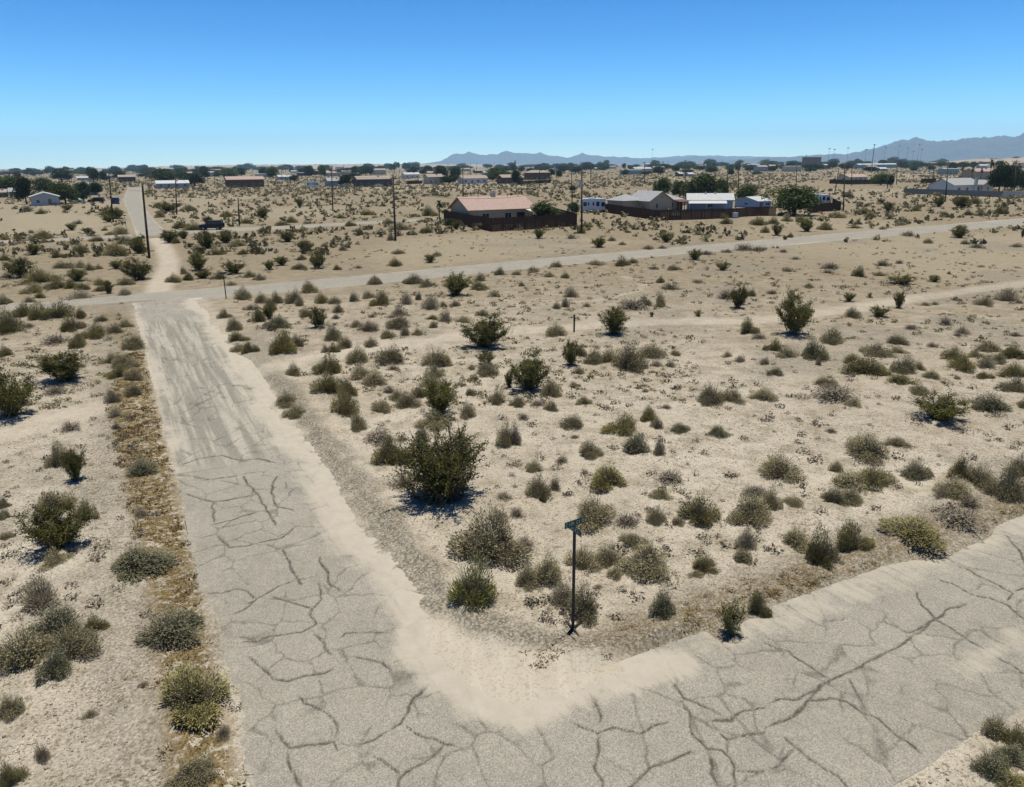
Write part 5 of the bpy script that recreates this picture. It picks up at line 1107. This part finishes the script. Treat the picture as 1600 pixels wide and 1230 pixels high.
# ------------------------------------------------------------------ vehicles and yard things
CARGLASS = plain('car_glass', (.02, .03, .04), .08, .6, .03); TYRE = plain('tyre_rubber', (.015, .015, .015), .9, .1, .1); RIM = plain('steel_rim', (.3, .3, .3), .35, .5, .05)
def wheel(parent, x, y, r=.36, w=.22):
    m = MB().tube([(x, y - w / 2, r), (x, y + w / 2, r)], r, 16); t = m.build('wheel', TYRE, parent); MB().tube([(x, y - w / 2 - .012, r), (x, y - w / 2 + .03, r)], r * .55, 12).build('rim', RIM, t)
def car(px, py, rz, paint, label, body='suv', L=4.6):
    P = ground_pt(px, py); P = P + P / np.hypot(*P) * .9; o = root_at('parked_car', P, rz); W = .92
    if body == 'suv': low = [(-L / 2, .38), (L / 2, .38), (L / 2, 1.02), (-L * .20, 1.08), (-L / 2 + .12, 1.02)]; cab = [(-L * .22, 1.06), (-L * .13, 1.72), (L / 2 - .12, 1.76), (L / 2 - .03, 1.03)]
    elif body == 'pickup': low = [(-L / 2, .4), (L / 2, .4), (L / 2, 1.05), (-L * .2, 1.05), (-L / 2 + .1, .98)]; cab = [(-L * .24, 1.04), (-L * .12, 1.66), (L * .10, 1.66), (L * .14, 1.04)]
    else: low = [(-L / 2, .34), (L / 2, .34), (L / 2, .92), (-L * .2, .94), (-L / 2 + .1, .8)]; cab = [(-L * .24, .92), (-L * .08, 1.42), (L * .22, 1.42), (L * .40, .9)]
    MB().prism(low, W, -W).build('body', paint, o); c = MB().prism(cab, W - .1, -W + .1).build('cabin', paint, o)
    zl, zh = cab[0][1] + .08, cab[1][1] - .10
    for sd in (-1, 1):
        y = sd * (W - .1)
        n_win = 3 if body == 'suv' else 2; x0_, x1_ = cab[1][0] + .02, cab[2][0] - .06
        for i in range(n_win):
            a, b = x0_ + (x1_ - x0_) * i / n_win + .04, x0_ + (x1_ - x0_) * (i + 1) / n_win - .04
            MB().box(a, b, min(y, y + sd * .012), max(y, y + sd * .012), zl, zh).build('side_window', CARGLASS, c)
    e = .02; (ax, az), (bx_, bz) = cab[0], cab[1]; 
    MB().poly([(ax - e + .08 * (bx_ - ax), -W + .2, az + .08 * (bz - az) + e), (ax - e + .08 * (bx_ - ax), W - .2, az + .08 * (bz - az) + e), (ax - e + .92 * (bx_ - ax), W - .25, az + .92 * (bz - az) + e), (ax - e + .92 * (bx_ - ax), -W + .25, az + .92 * (bz - az) + e)][::-1]).build('windscreen', CARGLASS, c)
    for x in (-L * .31, L * .31):
        for y in (-W + .1, W - .1): wheel(o, x, y)
    for y in (-.65, .65): MB().box(-L / 2 - .02, -L / 2 + .06, y - .13, y + .13, .68, .86).build('headlight', plain('headlight', (.6, .6, .58), .2, .5), o)
    MB().box(-L / 2 - .1, -L / 2 + .02, -W + .05, W - .05, .40, .58).build('bumper', TYRE, o)
    tag(o, label, 'car'); return o
PAINT = lambda n, c: plain('paint_' + n, c, .4, .3, .04)
o = car(331, 359.5, R(8), PAINT('black', (.008, .009, .014)), 'boxy black off-roader parked on the narrow street', 'suv', 4.2)
MB().tube([(2.12, 0, .95), (2.34, 0, .95)], .37, 14).build('spare_wheel', TYRE, o)
car(151, 317, R(10), PAINT('black', (.008, .009, .014)), 'black car parked beside the far street at left', 'suv', 5.0)
car(118, 317, R(5), PAINT('green', (.30, .48, .43)), 'pale green and white car beside the white gabled house', 'sedan', 4.6)
car(540, 292, R(8), PAINT('silver', (.5, .52, .55)), 'silver car in front of the long dark house', 'suv', 4.4)
car(569, 292, R(5), PAINT('blue', (.06, .12, .3)), 'blue car in front of the long dark house', 'sedan', 4.6)
car(591, 292, R(5), PAINT('white', (.7, .7, .7)), 'white pickup in front of the long dark house', 'pickup', 5.0)
car(605, 291, R(5), PAINT('red', (.25, .02, .03)), 'dark red truck at the end of the long dark house', 'pickup', 5.4)
car(1436, 272, R(10), PAINT('white', (.7, .7, .7)), 'white car alone on the plain left of the teal mobile home', 'sedan', 4.8)
car(1453, 272, R(30), PAINT('white', (.7, .7, .7)), 'white van just left of the teal mobile home', 'suv', 4.8)
car(1350, 284, R(10), PAINT('paleblue', (.35, .45, .62)), 'pale blue pickup behind the brown fence near the leaning pole', 'pickup', 5.4)
car(525, 292, R(8), PAINT('greyblue', (.25, .33, .4)), 'grey-blue car beside the teal house', 'sedan', 4.6)
def trailer(px, py, rz, L, h, label, name='travel_trailer'):
    P = ground_pt(px, py); P = P + P / np.hypot(*P) * 1.2; o = root_at(name, P, rz); W = 1.2; b = .25
    MB().prism([(-L / 2, .55), (L / 2, .55), (L / 2, h - b), (L / 2 - b, h), (-L / 2 + b, h), (-L / 2, h - b)], W, -W).build('body', plain('trailer_white', (.68, .70, .70), .4, .4, .06), o)
    for x, w, z_, hh in ((-L * .38, .8, 1.5, .95), (-L * .23, .35, 1.65, .7), (-L * .02, .4, 1.65, .75), (L * .17, .75, 1.5, 1.0)): MB().box(x - w / 2, x + w / 2, -W - .02, -W - .002, z_, z_ + hh).build('window', CARGLASS, o)
    MB().box(L * .32, L * .47, -W - .02, -W - .002, 1.4, 2.4).build('door_window', CARGLASS, o)
    MB().box(-L * .2, L * .1, -.5, .5, h + .002, h + .28).build('roof_unit', plain('roof_unit', (.55, .57, .58)), o)
    for x in (-L * .28, L * .12, L * .28): wheel(o, x, -W + .15, .36)
    MB().box(-L * .05 - .2, -L * .05 + .25, -W - .1, -W + .3, .3, .62).build('step', TYRE, o)
    tag(o, label, 'trailer')
trailer(926, 332.5, R(6), 5.6, 3.2, 'white travel trailer with dark windows beside the fence')
trailer(489, 293, R(8), 6.4, 3.3, 'white camper left of the teal house', 'camper')
trailer(1277, 322, R(10), 5.5, 2.9, 'white camper partly hidden by the large yard tree', 'camper')
def bin_(px, py, c, la):
    P = ground_pt(px, py); o = root_at('wheeled_bin', P, R(10)); mt = plain('bin_%d' % int(c[2] * 1000), c, .5, .3, .06)
    MB().slab([(-.36, -.38, 1.25), (.36, -.38, 1.25), (.36, .38, 1.3), (-.36, .38, 1.3)], .07).build('lid', mt, o)
    m = MB(); v = [(-.28, -.3, .05), (.28, -.3, .05), (.28, .3, .05), (-.28, .3, .05), (-.34, -.36, 1.18), (.34, -.36, 1.18), (.34, .36, 1.18), (-.34, .36, 1.18)]; m.v = v; m.f = [(0, 3, 2, 1), (4, 5, 6, 7), (0, 1, 5, 4), (1, 2, 6, 5), (2, 3, 7, 6), (3, 0, 4, 7)]
    m.build('bin_body', mt, o); MB().tube([(-.32, .32, .13), (.32, .32, .13)], .12, 10).build('axle_wheels', TYRE, o)
    o.scale = (1.5, 1.5, 1.6); tag(o, la, 'bin')
bin_(184, 319, (.02, .04, .22), 'blue wheeled bin at the edge of the far street'); bin_(178.5, 319, (.02, .022, .025), 'black wheeled bin left of the blue bin')
P = ground_pt(1056, 344.5); o = root_at('propane_tank', P, R(15)); TW = plain('tank_white', (.74, .74, .72), .4, .4, .05)
pr = [(-1.25, .12), (-1.15, .35), (-1.0, .45), (1.0, .45), (1.15, .35), (1.25, .12)]; MB().tube([(p[0], 0, .72) for p in pr], [p[1] for p in pr], 14).build('tank', TW, o, smooth=True)
for x in (-.7, .7): MB().box(x - .1, x + .1, -.3, .3, -.1, .33).build('leg', TW, o)
MB().tube([(0, 0, 1.15), (0, 0, 1.32)], .16, 8).build('valve_dome', TW, o); tag(o, 'white propane tank lying in front of the board fence', 'tank')
P = ground_pt(1147, 341); o = root_at('water_tote', P, R(20)); MB().box(-.6, .6, -.5, .5, .15, 1.1).build('tote', TRIM, o); MB().box(-.65, .65, -.55, .55, -.05, .145).build('pallet', FENCEWOOD, o); tag(o, 'small white box beside the blue house fence', 'box')

# ------------------------------------------------------------------ mountains and low hills
def ridge(name, sil, dist, depthm, label, c, rough_, nx=320, ny=60):
    xs = np.linspace(sil[0][0], sil[-1][0], nx); ys = np.interp(xs, [p[0] for p in sil], [p[1] for p in sil])
    ang = []; hh = []
    for x, y in zip(xs, ys):
        d = (x - CX) / FPX * _r + (CY - y) / FPX * _u + _f; hd = math.hypot(d[0], d[1]); ang.append(math.atan2(d[0], d[1])); hh.append(CAM_H + d[2] / hd * dist)
    ang = np.array(ang); hh = np.maximum(np.array(hh), 0)
    hh = np.maximum(hh * (1 + .30 * (fbm(xs * .09, xs * 0 + dist, 4) - .5)), 0)
    u = np.linspace(-1, 1, ny); prof = np.cos(u * math.pi / 2) ** 1.2
    Rr = dist + u[None, :] * depthm; A = ang[:, None] + 0 * Rr
    X = np.sin(A) * Rr; Y = np.cos(A) * Rr
    nz = 1 - np.abs(fbm(X / depthm * 8 + 3, Y / depthm * 8, 5) - .5) * 2
    Z = hh[:, None] * prof[None, :] * (1 - rough_ * (1 - nz) * (1 - np.exp(-(u[None, :] / .10) ** 2))) - 6
    i = np.arange(nx - 1)[:, None] * ny + np.arange(ny - 1)[None, :]
    F = np.stack([i, i + 1, i + ny + 1, i + ny], -1).reshape(-1, 4)[:, ::-1]
    o = link(name, new_mesh(name, np.stack([X.ravel(), Y.ravel(), Z.ravel()], 1), F, plain('rock_' + str(int(dist)), c, .95, .05, .2, .002), True)); tag(o, label, kind='structure')
jag = lambda L, a: [(x, y + a * (rnd.random() - .5)) for x, y in L]
ridge('mountains', jag([(640,258),(680,253),(690,251),(700,246),(708,241),(715,239.5),(735,238.5),(750,241),(770,241.5),(782,239),(795,236.5),(808,240),(820,240),(845,239.5),(870,242),(885,245),(897,244),(910,238.5),(920,242),(945,244.5),(960,243.5),(985,246),(1010,248),(1040,248),(1060,247),(1085,243.5),(1110,245.5),(1140,249),(1180,251),(1230,254)], .8), 17000, 2200, 'blue jagged mountain range on the horizon', (.095, .085, .085), .9)
ridge('mountains', jag([(1120,253),(1150,249),(1200,246),(1270,242),(1320,240),(1345,236),(1360,233),(1390,226),(1405,221),(1420,217),(1432,215),(1445,217),(1455,218),(1480,220),(1500,219),(1512,216),(1522,214),(1545,216),(1570,213.5),(1600,211),(1660,207),(1760,212),(1900,222)], .8), 13500, 2400, 'large blue mountain ridge rising at the right edge', (.095, .085, .085), .9)
ridge('mountains', jag([(930,252),(980,247),(1040,245),(1080,241),(1110,243),(1150,244),(1200,245),(1260,246),(1320,247),(1400,250)], .6), 21800, 2200, 'faintest mountain range behind the others', (.095, .085, .085), .8)
ridge('hills', jag([(-250,266),(-100,264.5),(0,263),(100,262.5),(170,261),(220,259.5),(260,258),(330,257),(400,256),(500,255.5),(600,255.5),(680,255),(760,256),(860,257)], .5), 6500, 900, 'low pale desert hills along the left horizon', (.34, .27, .21), .5)
ridge('hills', jag([(1470,251),(1500,247.5),(1540,245.5),(1600,243.5),(1700,241),(1850,243)], .4), 3200, 500, 'low tan rise at the right horizon', (.36, .28, .19), .5)
flush_labels()

# ------------------------------------------------------------------ desert haze
hz = MB().box(-24000, 24000, -400, 24500, -12, 900)
hm = bpy.data.materials.new('desert_haze'); hm.use_nodes = True; hn = hm.node_tree.nodes
hn.remove(hn['Principled BSDF']); pv = hn.new('ShaderNodeVolumePrincipled'); pv.inputs['Color'].default_value = (.46, .75, 1.0, 1); pv.inputs['Density'].default_value = 5.5e-5
pv.inputs['Anisotropy'].default_value = 0.0
hm.node_tree.links.new(pv.outputs[0], hn['Material Output'].inputs['Volume'])
ho = hz.build('haze', hm); tag(ho, 'thin blue desert haze filling the air', 'haze', kind='stuff')
